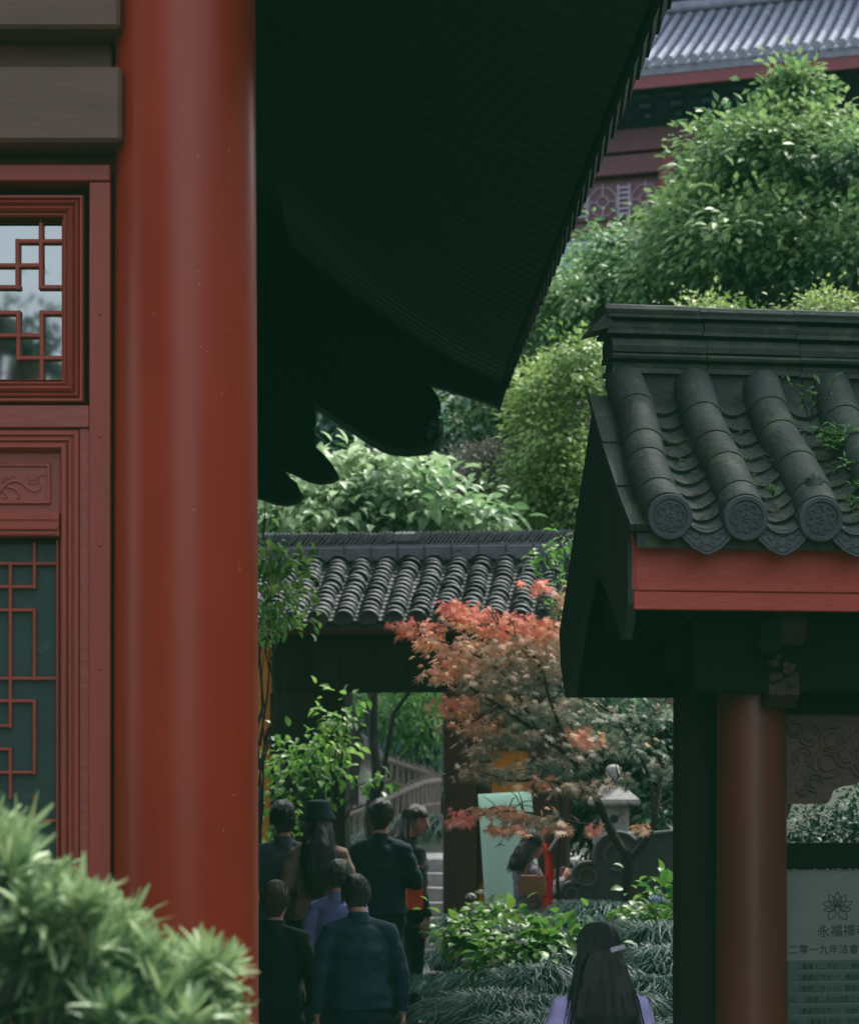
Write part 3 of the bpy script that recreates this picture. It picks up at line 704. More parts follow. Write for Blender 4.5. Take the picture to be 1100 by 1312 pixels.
# ------------------------------------------------------------------ entrance gate
GA = R(-8.8)
g0 = P(570, 980, 20.0)
gate = thing('entrance_gate', (g0.x, 20, 0), 'temple gateway with ribbed grey tile roof, dark lintel and ochre side walls', 'gate', GA)
GL, GR = -1.95, 1.35
mb = MB()
mb.prism([(-.32,3.20),(.70,3.80),(1.72,3.20),(1.72,3.14),(.7,3.70),(-.32,3.14)], (GL,0,0), (0,1,0), (0,0,1), (GR-GL,0,0))
gr = mb.build('roof', M_gtile, gate, False, True)
gt = Vector((0,1.02,.60)).normalized(); gn = Vector((0,-.60,1.02)).normalized()
mb = MB(); k = 0; u = GL+.07
while u < GR:
    nt_ = 16
    for side in (1,):
        for q in range(nt_):
            t0 = q/nt_; t1 = (q+1.3)/nt_
            j = random.uniform(-.012,.012); rl = random.uniform(-.006,.008); sk = random.uniform(-.1,.1)
            c0 = Vector((u+j, -.36+1.06*t0, 3.205+.62*t0)); c1 = Vector((u+j+sk*.03, -.36+1.06*t1, 3.205+.62*t1))
            A = [R(x) for x in range(0, 181, 20)]
            o_ = []; i_ = []; bk = []
            for a in A:
                d = Vector((1,0,0))*math.cos(a)+gn*math.sin(a)
                o_.append(c0+d*(.088+rl)+gn*.024); i_.append(c0+d*(.074+rl)+gn*.024); bk.append(c1+d*.082)
            n_ = len(A)
            mb.mi = 0; mb._add(o_+bk, [(z, z+1, n_+z+1, n_+z) for z in range(n_-1)])
            mb.mi = 1 if random.random() < .8 else 0; mb._add(o_+i_, [(z, z+1, n_+z+1, n_+z) for z in range(n_-1)])
            # trough between
            um = u+.106; tr_ = []; tb = []
            for a in [R(x) for x in range(200, 341, 20)]:
                d = Vector((1,0,0))*math.cos(a)*.06+gn*(math.sin(a)*.045+.045)
                tr_.append(Vector((um, c0.y, c0.z))+d+gn*.012); tb.append(Vector((um, c1.y, c1.z))+d-gn*.004)
            n_ = len(tr_); mb.mi = 0; mb._add(tr_+tb, [(z, z+1, n_+z+1, n_+z) for z in range(n_-1)])
            mb.mi = 1; mb._add(tr_+[p-gn*.012 for p in tr_], [(z, z+1, n_+z+1, n_+z) for z in range(n_-1)])
    u += .213
mb.build('ridged_tile', [M_gtile, M_gedge], gr, False, True)
mb = MB(); u = GL+.07
while u < GR:
    c = Vector((u, -.37, 3.225))
    mb.prism([(.085*math.cos(R(q)), .075*math.sin(R(q))) for q in range(0, 181, 20)]+[(-.07,-.03),(0,-.05),(.07,-.03)], c, (1,0,0), (0,.1,1), (0,-.012,0))
    u += .213
mb.build('eave_end_tile', M_gtile, gr, False, True)
mb = MB(); u = GL
while u < GR-.02:
    mb.bx(u+.004, u+.236, .58, .82, 3.80, 3.925+random.uniform(-.004,.004), .008); u += .24
M_lil = mat('lilac_ridge_block', (.20,.18,.21), (.12,.11,.13), scale=9, rough=.7, bump=.3)
mb.build('ridge_block', M_lil, gr, False, True)
mb = MB(); mb.bx(GL-.02, GR+.02, .60,.80,3.925,3.95); u = GL
Mr = Matrix.Rotation(R(-38), 3, 'Y')
while u < GR:
    mb.box((u, .70, 4.01+random.uniform(-.006,.006)), (.014,.17,.13), Matrix.Rotation(R(40+random.uniform(-5,5)), 3, 'Y'), .0); u += .037
mb.bx(-.55,-.35,.6,.8,3.96,4.06,.02)
mb.build('ridge_crest', M_gedge, gr, False, True)
mb = MB(); mb.bx(GL+.03, GR-.03, -.20, -.16, 3.115, 3.235, .004); mb.build('fascia_board', mat('gate_fascia_paint', (.20,.06,.03), (.14,.045,.025), scale=3, rough=.6), gate, False, True)
mb = MB(); mb.bx(-1.5, .34, -.06, .12, 2.62, 3.17, .006); mb.bx(-1.5,.34,-.08,-.062,2.98,3.02,.002); mb.bx(-1.5,.34,-.075,-.062,2.66,2.70,.002); mb.bx(GL+.03,GR-.03,-.15,1.4,3.10,3.12)
for k in range(6): mb.bx(-1.42+.29*k, -1.20+.29*k, -.074, -.062, 2.73, 2.95, .002)
mb.build('lintel', M_dark, gate, False, True)
mb = MB(); mb.bx(0,.285,-.14,.14,-.1,2.62,.012); mb.bx(.0,.285,1.2,1.45,-.1,3.1,.012); mb.build('post', M_gred, gate, False, True)
mb = MB(); mb.bx(-1.50,-1.10,-.14,.14,-.1,2.62,.012); mb.bx(-1.5,-1.1,1.2,1.45,-.1,3.1,.012); mb.build('post', M_dark, gate, False, True)
for q in ((-2.6,-1.502,3.02),(.29,1.0,3.08)):
    mb = MB(); mb.bx(q[0],q[1],.01,.3,-.1,q[2]); mb.build('side_wall', M_orange, gate, False, True)
mb = MB(); mb.bx(.30,.40,-.03,.02,1.0,3.0,.003); mb.bx(.72,1.04,-.03,.34,.0,3.1,.003); mb.bx(.4,.72,-.03,.02,2.12,3.0,.003); mb.build('wall_post', M_gred, gate, False, True)
mb = MB(); c = Vector((.03,-.16,1.72)); mb.ell(c, (.02,.02,.03)); mb.build('door_knocker', M_tile, gate, True, True)

# mint board leaning by the gate post
bd = thing('mint_board', P(645, 1150, 18.5), 'pale mint green board leaning beside the brown gate post', 'board')
mb = MB()
q = [P(612,1018,18.62), P(680,1014,18.6), P(694,1168,18.5), P(622,1171,18.5)]
mb._add(q+[p+Vector((0,.03,0)) for p in q], [(0,1,2,3),(7,6,5,4),(0,4,5,1),(1,5,6,2),(2,6,7,3),(3,7,4,0)])
mb.build('panel', M_mint, bd)
mb = MB(); mb.tube([P(634,1086,18.5), P(640,1082,18.5), P(643,1076,18.5)], [.003,.006,.002], 5); mb.tube([P(640,1082,18.5), P(647,1084,18.5)], [.005,.002], 5)
mb.build('printed_mark', M_ink, bd)
mb = MB(); mb.tube([P(660,1060,18.66), P(662,1160,19.1)+Vector((0,0,-.1))], .02, 6); mb.build('prop_leg', M_dark, bd)

# ------------------------------------------------------------------ stone lantern
lc = P(786, 1140, 19.0); lan = thing('stone_lantern', (lc.x, 19.0, bedz(lc.x, 19)), 'grey granite garden lantern with cap finial, behind the red maple trunk', 'stone lantern')
lz = lambda py: CZ+(HY-py)*19/F
s = 19/F
mb = MB(); mb.lathe((lc.x,19,0), [(8*s,lz(1004)),(11*s,lz(1003)),(11*s,lz(995)),(9.5*s,lz(984)),(7*s,lz(981)),(2*s,lz(979.5))], 20); mb.build('finial', M_stone, lan, True)
mb = MB(); mb.lathe((lc.x,19,0), [(43*s,lz(1032)),(45*s,lz(1029)),(43*s,lz(1024)),(32*s,lz(1017)),(20*s,lz(1010)),(14*s,lz(1004)),(6*s,lz(1003))], 4); mb.build('roof', M_stone, lan, False)
mb = MB(); mb.bx(lc.x-18*s, lc.x+18*s, 19-18*s, 19+18*s, lz(1066), lz(1031), .01); lb = mb.build('lamp_box', M_stone, lan)
mb = MB(); c = Vector((lc.x-1*s, 19-18.4*s, lz(1049))); mb.tube([c, c+Vector((0,.004,0))], 5.5*s, 16); mb.build('lamp_opening', M_ink, lb); mb = MB(); c2 = Vector((lc.x-18.4*s, 19, lz(1049))); mb.tube([c2, c2+Vector((.004,0,0))], 5.5*s, 16); mb.build('lamp_opening', M_ink, lb)
mb = MB(); mb.lathe((lc.x,19,0), [(20*s,lz(1095)),(34*s,lz(1084)),(36*s,lz(1079)),(36*s,lz(1067)),(30*s,lz(1065.5))], 4); mb.build('platform', M_stone, lan)
mb = MB(); mb.lathe((lc.x,19,0), [(.16,.45),(.16,.55),(.08,.62),(.07,lz(1094))], 16); mb.build('shaft', M_stone, lan, True)

# scroll-topped stone kerb behind the maple
sw = thing('scroll_stone_wall', (1.2, 18.2, .5), 'low dark stone wall with cloud scroll end behind the maple trunk', 'stone wall')
def W_(px, py): p = P(px, py, 18.2); return (p.x, p.z)
arc = lambda cx, cy, r, a0, a1, n=10: [W_(cx+r*math.cos(R(a0+(a1-a0)*i/n)), cy-r*math.sin(R(a0+(a1-a0)*i/n))) for i in range(n+1)]
prof = [W_(716,1230)]+arc(732,1146,15,170,50)+arc(752,1124,19,190,60)+arc(791,1098,31,185,60)+arc(832,1088,20,150,80)+[W_(900,1062),W_(960,1060),W_(960,1230)]
mb = MB(); mb.prism(prof, (0,18.2,0), (1,0,0), (0,0,1), (0,.14,0)); sb = mb.build('slab', M_dstone, sw)
mb = MB(); mb.tube([Vector((x, 18.195, z)) for x, z in prof[1:-1]], .018, 6)
for (cx_, cy_, r) in ((732,1146,8),(752,1124,11),(791,1098,18)):
    pts = [Vector((a, 18.195, b)) for a, b in arc(cx_, cy_, r, 200, -120, 14)]; mb.tube(pts, .012, 6)
mb.build('scroll_rim', mat('pale_stone_rim', (.15,.15,.14), (.09,.09,.085), scale=10, rough=.85), sw, True)

# ------------------------------------------------------------------ far hall (top right)
FA = R(-19)
fo = P(830, 95, 45); far = thing('far_temple_hall', (fo.x, 45, 0), 'distant tiered temple hall with blue grey tiles and maroon timber, above the trees', 'temple hall', FA)
Z = fo.z
mb = MB(); mb.prism([(-.05,Z+.12),(2.9,Z+1.95),(2.9,Z+1.8),(0,Z-.02)], (-6,0,0), (0,1,0), (0,0,1), (13,0,0)); fr = mb.build('lower_roof', M_fartile, far, False, True)
mb = MB(); u = -5.9
while u < 6.9:
    mb.tube([Vector((u,-.10,Z+.20)), Vector((u,.9,Z+.78)), Vector((u,1.9,Z+1.42)), Vector((u,2.8,Z+2.0))], .07, 8)
    for k in range(12):
        t = k/12; mb.bx(u+.07, u+.17, -.02+2.8*t, .2+2.8*t, Z+.12+1.8*t, Z+.165+1.8*t)
    mb.tube([Vector((u,-.13,Z+.19)), Vector((u,-.09,Z+.2))], .088, 12)
    u += .235
mb.build('tube_tile', M_fartile, fr, True, True)
mb = MB(); mb.bx(-6,7,2.75,3.05,Z+1.85,Z+2.25,.05); mb.tube([Vector((-6,2.7,Z+2.12)), Vector((7,2.7,Z+2.12))], .12, 10); mb.tube([Vector((-6,2.7,Z+2.45)), Vector((7,2.7,Z+2.45))], .07, 8); mb.build('ridge', M_fartile, fr, True, True)
mb = MB(); mb.bx(-6,7,3.0,3.2,Z+2.2,Z+3.4); mb.build('upper_wall', M_farblue, far, False, True)
mb = MB(); mb.prism([(2.0,Z+2.95),(5,Z+4.8),(5,Z+4.6),(2.0,Z+2.85)], (-6,0,0), (0,1,0), (0,0,1), (13,0,0)); u = -5.9
while u < 6.9: mb.tube([Vector((u,1.96,Z+3.0)), Vector((u,5,Z+4.85))], .07, 6); u += .235
mb.build('upper_roof', M_fartile, far, False, True)
mb = MB(); mb.bx(-6,7,.02,.09,Z-.26,Z+.07,.01); mb.build('fascia_board', M_farred, far, False, True)
mb = MB(); mb.prism([(.09,Z-.1),(1.3,Z-.66),(1.3,Z-.1)], (-6,0,0), (0,1,0), (0,0,1), (13,0,0))
u = -5.8
while u < 6.9:
    for k in range(3): mb.bx(u-.06*(3-k), u+.06*(3-k), .35+.25*k, 1.3, Z-.34-.13*k, Z-.23-.13*k, .02)
    u += .62
mb.build('bracket_eave', M_farblue, far, False, True)
mb = MB(); mb.bx(-6,7,1.3,1.55,Z-1.1,Z-.64,.02); mb.bx(-6,7,1.26,1.55,Z-1.56,Z-1.16,.02); mb.build('beam', M_farmaroon, far, False, True)
mb = MB(); mb.bx(-6,7,1.5,1.8,Z-14,Z-.6); mb.build('facade', M_farmaroon, far, False, True)
for u in (-5.5,-2.65,.06,3.0,5.9): mb = MB(); mb.tube([Vector((u,1.4,0)), Vector((u,1.4,Z-1.25))], .2, 16); mb.build('column', M_farred, far, True, True)
for u0 in (-5.2,-2.42,.4,3.3):
    for h in range(1):
        a, b = u0, u0+2.3; z1, z0 = Z-1.72, Z-2.36
        mb = MB(); mb.bx(a-.02,b+.02,1.42,1.5,z0-.03,z1+.03); f_ = mb.build('window', M_farmaroon, far, False, True)
        mb = MB()
        for c in (a+.28, (a+b)/2, b-.28):
            zc = (z0+z1)/2
            for r in (.30,.12):
                mb.tube([Vector((c+r*math.cos(R(q)), 1.40, zc+r*math.sin(R(q)))) for q in range(22, 383, 45)], .018, 4)
            for q in (0,90,180,270): mb.tube([Vector((c+.1*math.cos(R(q)),1.4,zc+.1*math.sin(R(q)))), Vector((c+.36*math.cos(R(q)),1.4,zc+.36*math.sin(R(q))))], .018, 4)
        for c in ((a+.6,(a+b)/2-.32),((a+b)/2+.32,b-.6)):
            for k in range(6): zz = z0+.06+k*(z1-z0-.12)/5; mb.bx(c[0],c[1],1.385,1.415,zz-.022,zz+.022)
            for cc in c: mb.bx(cc-.02,cc+.02,1.38,1.415,z0,z1)
        mb.build('lattice', M_farpale, f_, False, True)
mb = MB(); mb.bx(-6,7,1.40,1.5,Z-2.75,Z-2.46,.01); mb.build('sill_beam', M_farmaroon, far, False, True)
mb = MB(); mb.bx(-6,7,1.44,1.5,Z-5,Z-2.77); mb.build('pale_panel', M_fargreen, far, False, True)

# ------------------------------------------------------------------ greenery
G1 = leafmat('camellia_leaf', [(.028,.085,.058),(.095,.20,.072),(.30,.44,.16)], rough=.40, spec=.32, transl=.42)  # lowest tint lifted and blued to stand in for distance haze
G2 = leafmat('bright_small_leaf', [(.035,.10,.05),(.11,.25,.09),(.30,.46,.19)], rough=.42, spec=.32)  # lowest tint lifted here too, as painted haze
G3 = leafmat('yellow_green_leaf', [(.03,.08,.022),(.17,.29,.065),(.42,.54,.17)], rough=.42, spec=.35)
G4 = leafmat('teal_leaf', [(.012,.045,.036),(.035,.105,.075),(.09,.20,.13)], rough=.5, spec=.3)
G5 = leafmat('dusty_pink_leaf', [(.05,.055,.045),(.11,.10,.085),(.2,.17,.15)], rough=.5)
G6 = leafmat('pale_big_leaf', [(.05,.13,.05),(.25,.42,.18),(.62,.74,.46)], rough=.4, spec=.4, transl=.42)
G7 = leafmat('fresh_leaf', [(.02,.09,.025),(.12,.32,.05),(.34,.56,.13)], rough=.36, spec=.4, transl=.45)
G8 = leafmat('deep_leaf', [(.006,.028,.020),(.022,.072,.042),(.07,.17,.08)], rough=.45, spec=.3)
G9 = leafmat('mondo_blade', [(.003,.020,.018),(.012,.060,.050),(.17,.34,.30)], rough=.42, spec=.3, transl=.2)
G10 = leafmat('maple_leaf', [(.13,.22,.15),(.38,.38,.28),(.86,.60,.42),(1.0,.50,.27),(1.0,.27,.24)], rough=.5, spec=.3, transl=.5)
G11 = leafmat('hydrangea_leaf', [(.025,.12,.03),(.10,.27,.05),(.26,.46,.08)], rough=.4, transl=.4)
G12 = leafmat('podocarpus_leaf', [(.010,.04,.028),(.12,.24,.09),(.52,.66,.32)], rough=.42, transl=.25)
G13 = leafmat('blue_pine_needle', [(.01,.04,.045),(.03,.09,.09),(.07,.16,.15)], rough=.5, transl=.2)
G14 = leafmat('pale_weeping_blade', [(.02,.055,.04),(.07,.13,.09),(.18,.25,.18)], rough=.45, transl=.3)

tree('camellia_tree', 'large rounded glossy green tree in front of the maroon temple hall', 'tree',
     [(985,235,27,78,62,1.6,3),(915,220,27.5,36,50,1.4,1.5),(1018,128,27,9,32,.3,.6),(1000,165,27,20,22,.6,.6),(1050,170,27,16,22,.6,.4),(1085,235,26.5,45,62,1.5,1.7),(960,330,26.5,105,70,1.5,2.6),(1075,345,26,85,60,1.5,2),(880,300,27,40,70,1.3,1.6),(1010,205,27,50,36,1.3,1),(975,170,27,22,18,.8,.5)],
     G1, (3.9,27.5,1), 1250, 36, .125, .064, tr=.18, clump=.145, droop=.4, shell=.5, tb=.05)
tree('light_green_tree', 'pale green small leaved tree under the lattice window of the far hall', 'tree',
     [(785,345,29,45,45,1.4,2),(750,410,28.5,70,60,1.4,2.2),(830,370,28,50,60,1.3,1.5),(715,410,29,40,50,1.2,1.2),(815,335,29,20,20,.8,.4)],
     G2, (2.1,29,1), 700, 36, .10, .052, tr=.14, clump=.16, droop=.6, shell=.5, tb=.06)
tree('yellow_green_tree', 'yellow green fine leaved tree left of the dark pavilion gable', 'tree',
     [(715,560,24,62,95,1.1,3),(745,480,24,40,40,1.0,1),(690,630,24,60,50,1.0,1.4),(735,640,23.5,45,50,.9,1),(690,510,24.5,30,40,.8,.6)],
     G3, (1.3,24.2,0), 640, 30, .075, .042, tr=.09, clump=.11, droop=.4, shell=.5, tb=.05)
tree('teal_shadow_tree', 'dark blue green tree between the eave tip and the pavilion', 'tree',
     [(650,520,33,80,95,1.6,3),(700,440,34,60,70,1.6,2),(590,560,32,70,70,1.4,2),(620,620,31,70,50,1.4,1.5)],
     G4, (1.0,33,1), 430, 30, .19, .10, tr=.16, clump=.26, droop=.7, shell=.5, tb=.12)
tree('soft_green_tree', 'soft mid green tree joining the yellow green tree and the pale green tree', 'tree',
     [(690,450,30,45,70,1.2,2),(735,440,29.5,50,60,1.2,2),(650,520,31,45,70,1.2,1.8),(610,560,31,40,60,1.2,1.2)],
     G1, (1.5,30,1), 520, 36, .10, .05, tr=.12, clump=.2, droop=.6, shell=.4, tb=.1)
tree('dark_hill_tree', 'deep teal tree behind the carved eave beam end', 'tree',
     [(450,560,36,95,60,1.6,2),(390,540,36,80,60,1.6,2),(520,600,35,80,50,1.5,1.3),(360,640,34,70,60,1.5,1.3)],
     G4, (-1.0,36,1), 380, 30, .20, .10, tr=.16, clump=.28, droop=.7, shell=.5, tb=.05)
tree('dusty_pink_shrub', 'greyish pink twiggy shrub between the pale leafed and yellow green trees', 'shrub',
     [(605,625,25,50,52,.8,2),(630,590,25,32,28,.6,1),(590,600,25.3,26,28,.6,.8)],
     G5, (.45,25,0), 330, 30, .05, .022, tr=.05, clump=.09, droop=.1, shell=.4)
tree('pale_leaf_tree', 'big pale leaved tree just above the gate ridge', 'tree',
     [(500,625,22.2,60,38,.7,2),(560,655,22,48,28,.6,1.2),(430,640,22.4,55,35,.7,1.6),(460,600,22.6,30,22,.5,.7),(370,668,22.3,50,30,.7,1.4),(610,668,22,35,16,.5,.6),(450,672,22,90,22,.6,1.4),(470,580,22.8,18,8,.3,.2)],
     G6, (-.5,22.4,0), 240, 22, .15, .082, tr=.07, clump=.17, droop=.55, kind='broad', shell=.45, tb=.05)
tree('lime_bush', 'yellowish green bush top peeping over the pavilion ridge', 'bush',
     [(905,402,20,50,9,.5,1),(1062,398,20,45,11,.5,1),(980,410,20,50,7,.5,.5)],
     G3, (2.9,20.2,0), 130, 22, .05, .03, tr=.06, clump=.10, droop=.2, shell=.3, tb=.12)
tree('leafy_sapling', 'fresh green sapling climbing between the big red column and the gate roof', 'sapling',
     [(345,720,17,24,28,.3,1.2),(350,765,17,22,34,.3,1.3),(343,808,17,18,10,.3,.5),(378,712,17,16,10,.2,.35),(372,792,17,14,12,.2,.4),(340,660,17.5,16,20,.3,.5)],
     G7, (-1.3,17.2,0), 50, 10, .075, .046, tr=.025, clump=.11, droop=.6, kind='broad', shell=.2, tb=.08)
tree('arching_green_shrub', 'bright green arching shrub growing in front of the gate opening', 'shrub',
     [(360,975,18,34,34,.4,1.4),(400,990,18,45,36,.4,1.6),(432,925,18,13,26,.2,.55),(420,960,18,26,24,.3,.9),(455,1000,18,40,22,.3,1.1),(495,1000,18,22,13,.2,.35),(360,1040,18,32,34,.4,1.2),(400,950,18,20,18,.25,.5),(345,1090,17.8,18,40,.3,.8),(440,908,18,6,8,.1,.12)],
     G7, (-1.05,18.4,0), 74, 12, .078, .045, tr=.03, clump=.10, droop=.6, kind='broad', shell=.2, tb=-.02)
tree('broadleaf_bush', 'deep green broad leaved bush between the stone lantern and the dark pavilion post', 'bush',
     [(840,960,20.2,42,62,.5,2),(800,940,20.6,60,40,.5,1.6),(850,1060,19.6,32,60,.4,1.6),(780,1000,21,40,50,.5,1)],
     G8, (1.9,20.4,0), 260, 20, .105, .055, tr=.05, clump=.13, droop=.5, kind='broad', shell=.4, tb=.12)
tree('sheltering_hedge', 'very dark hedge behind the stone lantern and scroll wall', 'hedge',
     [(760,1040,21.8,70,60,.5,2),(860,1000,22,60,90,.6,2),(720,1000,22,50,80,.5,1.6),(830,1120,21,70,40,.5,1),(770,930,22.4,70,50,.5,1.4)],
     G8, (1.7,22,0), 420, 26, .07, .04, tr=.05, clump=.16, droop=.4, shell=.3, tb=-.05)
tree('rear_garden_bush', 'dark green bush seen under the carved apron beyond the notice board', 'bush',
     [(1060,1060,14,70,40,.5,2),(1130,1050,14,60,60,.5,1.5),(1040,1100,14,60,50,.5,1)],
     G8, (2.4,14,0), 260, 22, .045, .028, tr=.04, clump=.11, droop=.3, shell=.4, tb=.15)
tree('courtyard_tree', 'green tree with forked dark limbs seen through the gateway', 'tree',
     [(440,905,29,40,26,.9,1),(500,915,30,60,30,1.0,1.5),(550,930,30,40,50,1.0,1.5),(560,900,31,50,40,1,1.2)],
     G7, (-1.15,29,0), 240, 22, .10, .055, tr=.09, clump=.2, droop=.5, shell=.4, tb=-.16)
mb = MB()
# forked limbs read clearly through the gateway
ct = thing('forked_limb_tree', (-1.0,27.4,0), 'dark bare forked trunk standing inside the gateway view', 'tree')
limb(mb, (-1.0,27.4,-.1), P(455,960,27.4), .12, .09, .04); limb(mb, P(455,960,27.4), P(478,893,27.2), .08, .03, .12); limb(mb, P(455,960,27.4), P(449,885,27.6), .07, .04, .1); limb(mb, P(456,925,27.5), P(415,885,27.8), .04, .02, .12); limb(mb, P(478,893,27.2), P(500,860,27.2), .03, .012, .1); limb(mb, P(449,885,27.6), P(450,840,27.6), .04, .02, .1)
mb.build('trunk', M_bark, ct, True)
crown('crown', G2, ct, [(P(470,850,27.4),(.7,.5,.4),1)], 60, 20, .10, .055, clump=.2)

def clump_blades(name, label, base, h, rad, nb, m, wid, cat='ornamental grass', group=None, lean=1.0, spread=360, a0=0, parent=None, fall=1.0):
    """a tuft of long blades arching out and down from one crown"""
    base = np.array(base); seg = 5
    root = thing(name, tuple(base), label, cat, group=group)
    a = np.radians(a0+rng.random(nb)*spread); r = rad*(.35+.75*rng.random(nb)); hh = h*(.55+.6*rng.random(nb))
    T = np.linspace(0, 1, seg+1)
    ox = rng.normal(0, rad*.16, nb); oy = rng.normal(0, rad*.16, nb)
    a = a+0*r; tw = rng.normal(0, .5, nb)[:, None]*T
    x = ox[:, None]+np.cos(a[:, None]+tw)*r[:, None]*T**1.15; y = oy[:, None]+np.sin(a[:, None]+tw)*r[:, None]*T**1.15
    z = hh[:, None]*(2.3*T-(1.3+.75*fall)*T*T)
    px_ = -np.sin(a)[:, None]; py_ = np.cos(a)[:, None]
    wd = wid*(.7+.6*rng.random(nb))[:, None]*np.array([.6,1,1,.85,.55,.1])[None, :]
    Lv = np.stack([x+px_*wd, y+py_*wd, z], -1); Rv = np.stack([x-px_*wd, y-py_*wd, z], -1)
    V = np.stack([Lv, Rv], 2).reshape(-1, 3)
    q = np.array([[2*i, 2*i+1, 2*i+3, 2*i+2] for i in range(seg)]); Fc = (q[None]+(np.arange(nb)*(seg+1)*2)[:, None, None]).reshape(-1, 4)
    me = bpy.data.meshes.new('blades'); me.from_pydata(V.tolist(), [], Fc.tolist()); me.materials.append(m)
    t = (.35+rng.normal(0, .16, nb))[:, None, None]+.35*T[None, :, None]*np.ones((1, 1, 2))
    at = me.attributes.new('tint', 'FLOAT', 'POINT'); at.data.foreach_set('value', np.clip(t, 0, 1).ravel())
    me.update(); o = bpy.data.objects.new('blades', me); col.objects.link(o); o.parent = root
    return root

GRP = 'mondo grass tufts in the planting bed'
tufts = [(560,1235,17.2,'against the path edge'),(598,1190,17.4,'below the brown gate post'),(585,1268,15.0,'at the bottom beside the front visitor'),(632,1262,12.2,'low beside the hydrangea'),(668,1268,12.0,'under the middle hydrangea'),(690,1225,13.0,'between the hydrangea and the black haired girl'),
 (735,1165,15.4,'left of the maple trunk'),(770,1158,15.9,'right at the maple foot'),(812,1165,15.4,'right of the maple trunk'),(848,1180,14.8,'beside the dark pavilion post, upper one'),(852,1208,14.1,'in the gap above the middle one by the post'),(845,1235,13.2,'beside the dark pavilion post, middle one'),(850,1290,12.2,'beside the dark pavilion post, lowest one'),
 (640,1318,11.3,'at the lower picture edge under the hydrangeas'),(590,1310,12.6,'nearest the bright patch of path'),(690,1300,11.4,'just left of the girl in lavender'),(820,1300,11.5,'just right of the girl in lavender'),(715,1200,14.2,'above the head of the girl in lavender'),(572,1205,18.4,'smallest one by the steps'),
 (770,1215,13.8,'behind the head of the girl in lavender'),(800,1250,12.8,'behind the shoulder of the girl in lavender'),(548,1262,18.0,'touching the path bend'),(745,1140,16.4,'in front of the scroll wall'),(612,1232,14.6,'left of the hydrangeas'),(735,1260,12.4,'by the hair of the girl in lavender')]
for i, (px, py, D, where) in enumerate(tufts):
    p = P(px, py, D); zb = max(p.z-.24, bedz(p.x, D)-.02); q_ = random.uniform(.8, 1.25)
    clump_blades('mondo_grass', 'blue green mondo grass tuft '+where, (p.x, D, zb), .25*q_, .34*q_, 900, G9, .0036, group=GRP, fall=random.uniform(.7,1.3))
clump_blades('weeping_grass', 'pale weeping grass mound beside the stone steps beyond the gate', tuple(P(560,1062,25.4)-Vector((0,0,.1))), .42, .75, 900, G14, .006, a0=0, fall=1.5)
clump_blades('weeping_grass', 'pale weeping grass under the sloping handrail', tuple(P(515,1065,26.0)-Vector((0,0,.1))), .35, .6, 700, G14, .006, a0=0, fall=1.5)
clump_blades('weeping_grass', 'pale weeping grass on the bank behind the visitors', tuple(P(455,1085,25.8)-Vector((0,0,.1))), .35, .6, 600, G14, .006, a0=0, fall=1.4)
for (a, b, D, lab) in ((500,985,31,'blue green weeping pine mound right of the forked trunk'),(555,985,31.5,'blue green weeping pine mound beside the gate post'),(530,945,32.5,'blue green weeping pine mound, highest one')):
    clump_blades('weeping_pine', lab, tuple(P(a, b, D)-Vector((0,0,.5))), 1.0, 1.0, 1100, G13, .011, cat='pine shrub', group='weeping pines beyond the gate', fall=1.2)

def hydrangea(label, blobs, heads, base, n=70):
    B = [(P(a, b, D), (rx*D/F, ry, rz*D/F), w_) for a, b, D, rx, rz, ry, w_ in blobs]
    root = thing('hydrangea', base, label, 'hydrangea', group='hydrangeas in the planting bed')
    mb = MB()
    for c, r, _ in B: limb(mb, base, c, .012, .006, .1)
    mb.build('stem', M_bark, root, True)
    crown('foliage', G11, root, B, int(n*1.1), 12, .075, .056, clump=.10, droop=.35, kind='broad', shell=.35)
    for (a, b, D, r, m) in heads:
        mb = MB(); c = P(a, b, D-.35)
        for k in range(46):
            d = Vector(unit(1)[0]); d.z = abs(d.z)*.8-.1; q_ = c+d*r*D/F
            s1 = d.orthogonal().normalized(); s2 = d.cross(s1)
            w0 = r*D/F*.28
            for h in range(2):
                a_ = h*math.pi/2+k
                e1 = (s1*math.cos(a_)+s2*math.sin(a_))*w0; e2 = (s1*-math.sin(a_)+s2*math.cos(a_))*w0*.5
                mb._add([q_-e1, q_-e2, q_+e1+d*w0*.2, q_+e2], [(0,1,2,3)])
        mb.build('flower_head', m, root)
    return root
M_fw = mat('cream_flower', (.48,.52,.42), (.36,.42,.33), rough=.7, bump=0); M_fb = mat('pale_blue_flower', (.32,.42,.50), (.25,.34,.44), rough=.7, bump=0)
hydrangea('green hydrangea with cream flower heads under the mint board', [(625,1200,15.2,34,19,.25,2),(605,1195,15.2,18,12,.2,1),(640,1175,15.4,20,12,.2,.8)], [(603,1150,15.0,7,M_fw),(609,1162,14.95,8,M_fw),(606,1170,14.9,6,M_fw),(614,1144,15.1,6,M_fw)], (.33,15.3,.5), 46)
hydrangea('largest green hydrangea with cream and pale blue heads, in the middle of the bed', [(680,1225,14.2,50,20,.3,3),(715,1210,14.3,26,14,.25,1),(650,1235,14.1,24,14,.25,1),(660,1210,14.2,26,12,.25,1)], [(637,1190,13.9,7,M_fb),(652,1192,13.85,8,M_fw),(664,1190,13.9,8,M_fw),(668,1209,13.8,8,M_fw),(714,1226,13.7,6,M_fw)], (.58,14.3,.4), 84)
hydrangea('hydrangea with one large pale head beside the pavilion post', [(842,1185,15.2,26,22,.25,2),(855,1150,15.4,18,17,.2,1),(830,1210,15,20,12,.2,.8)], [(841,1155,14.9,11,M_fb)], (1.45,15.3,.5), 40)

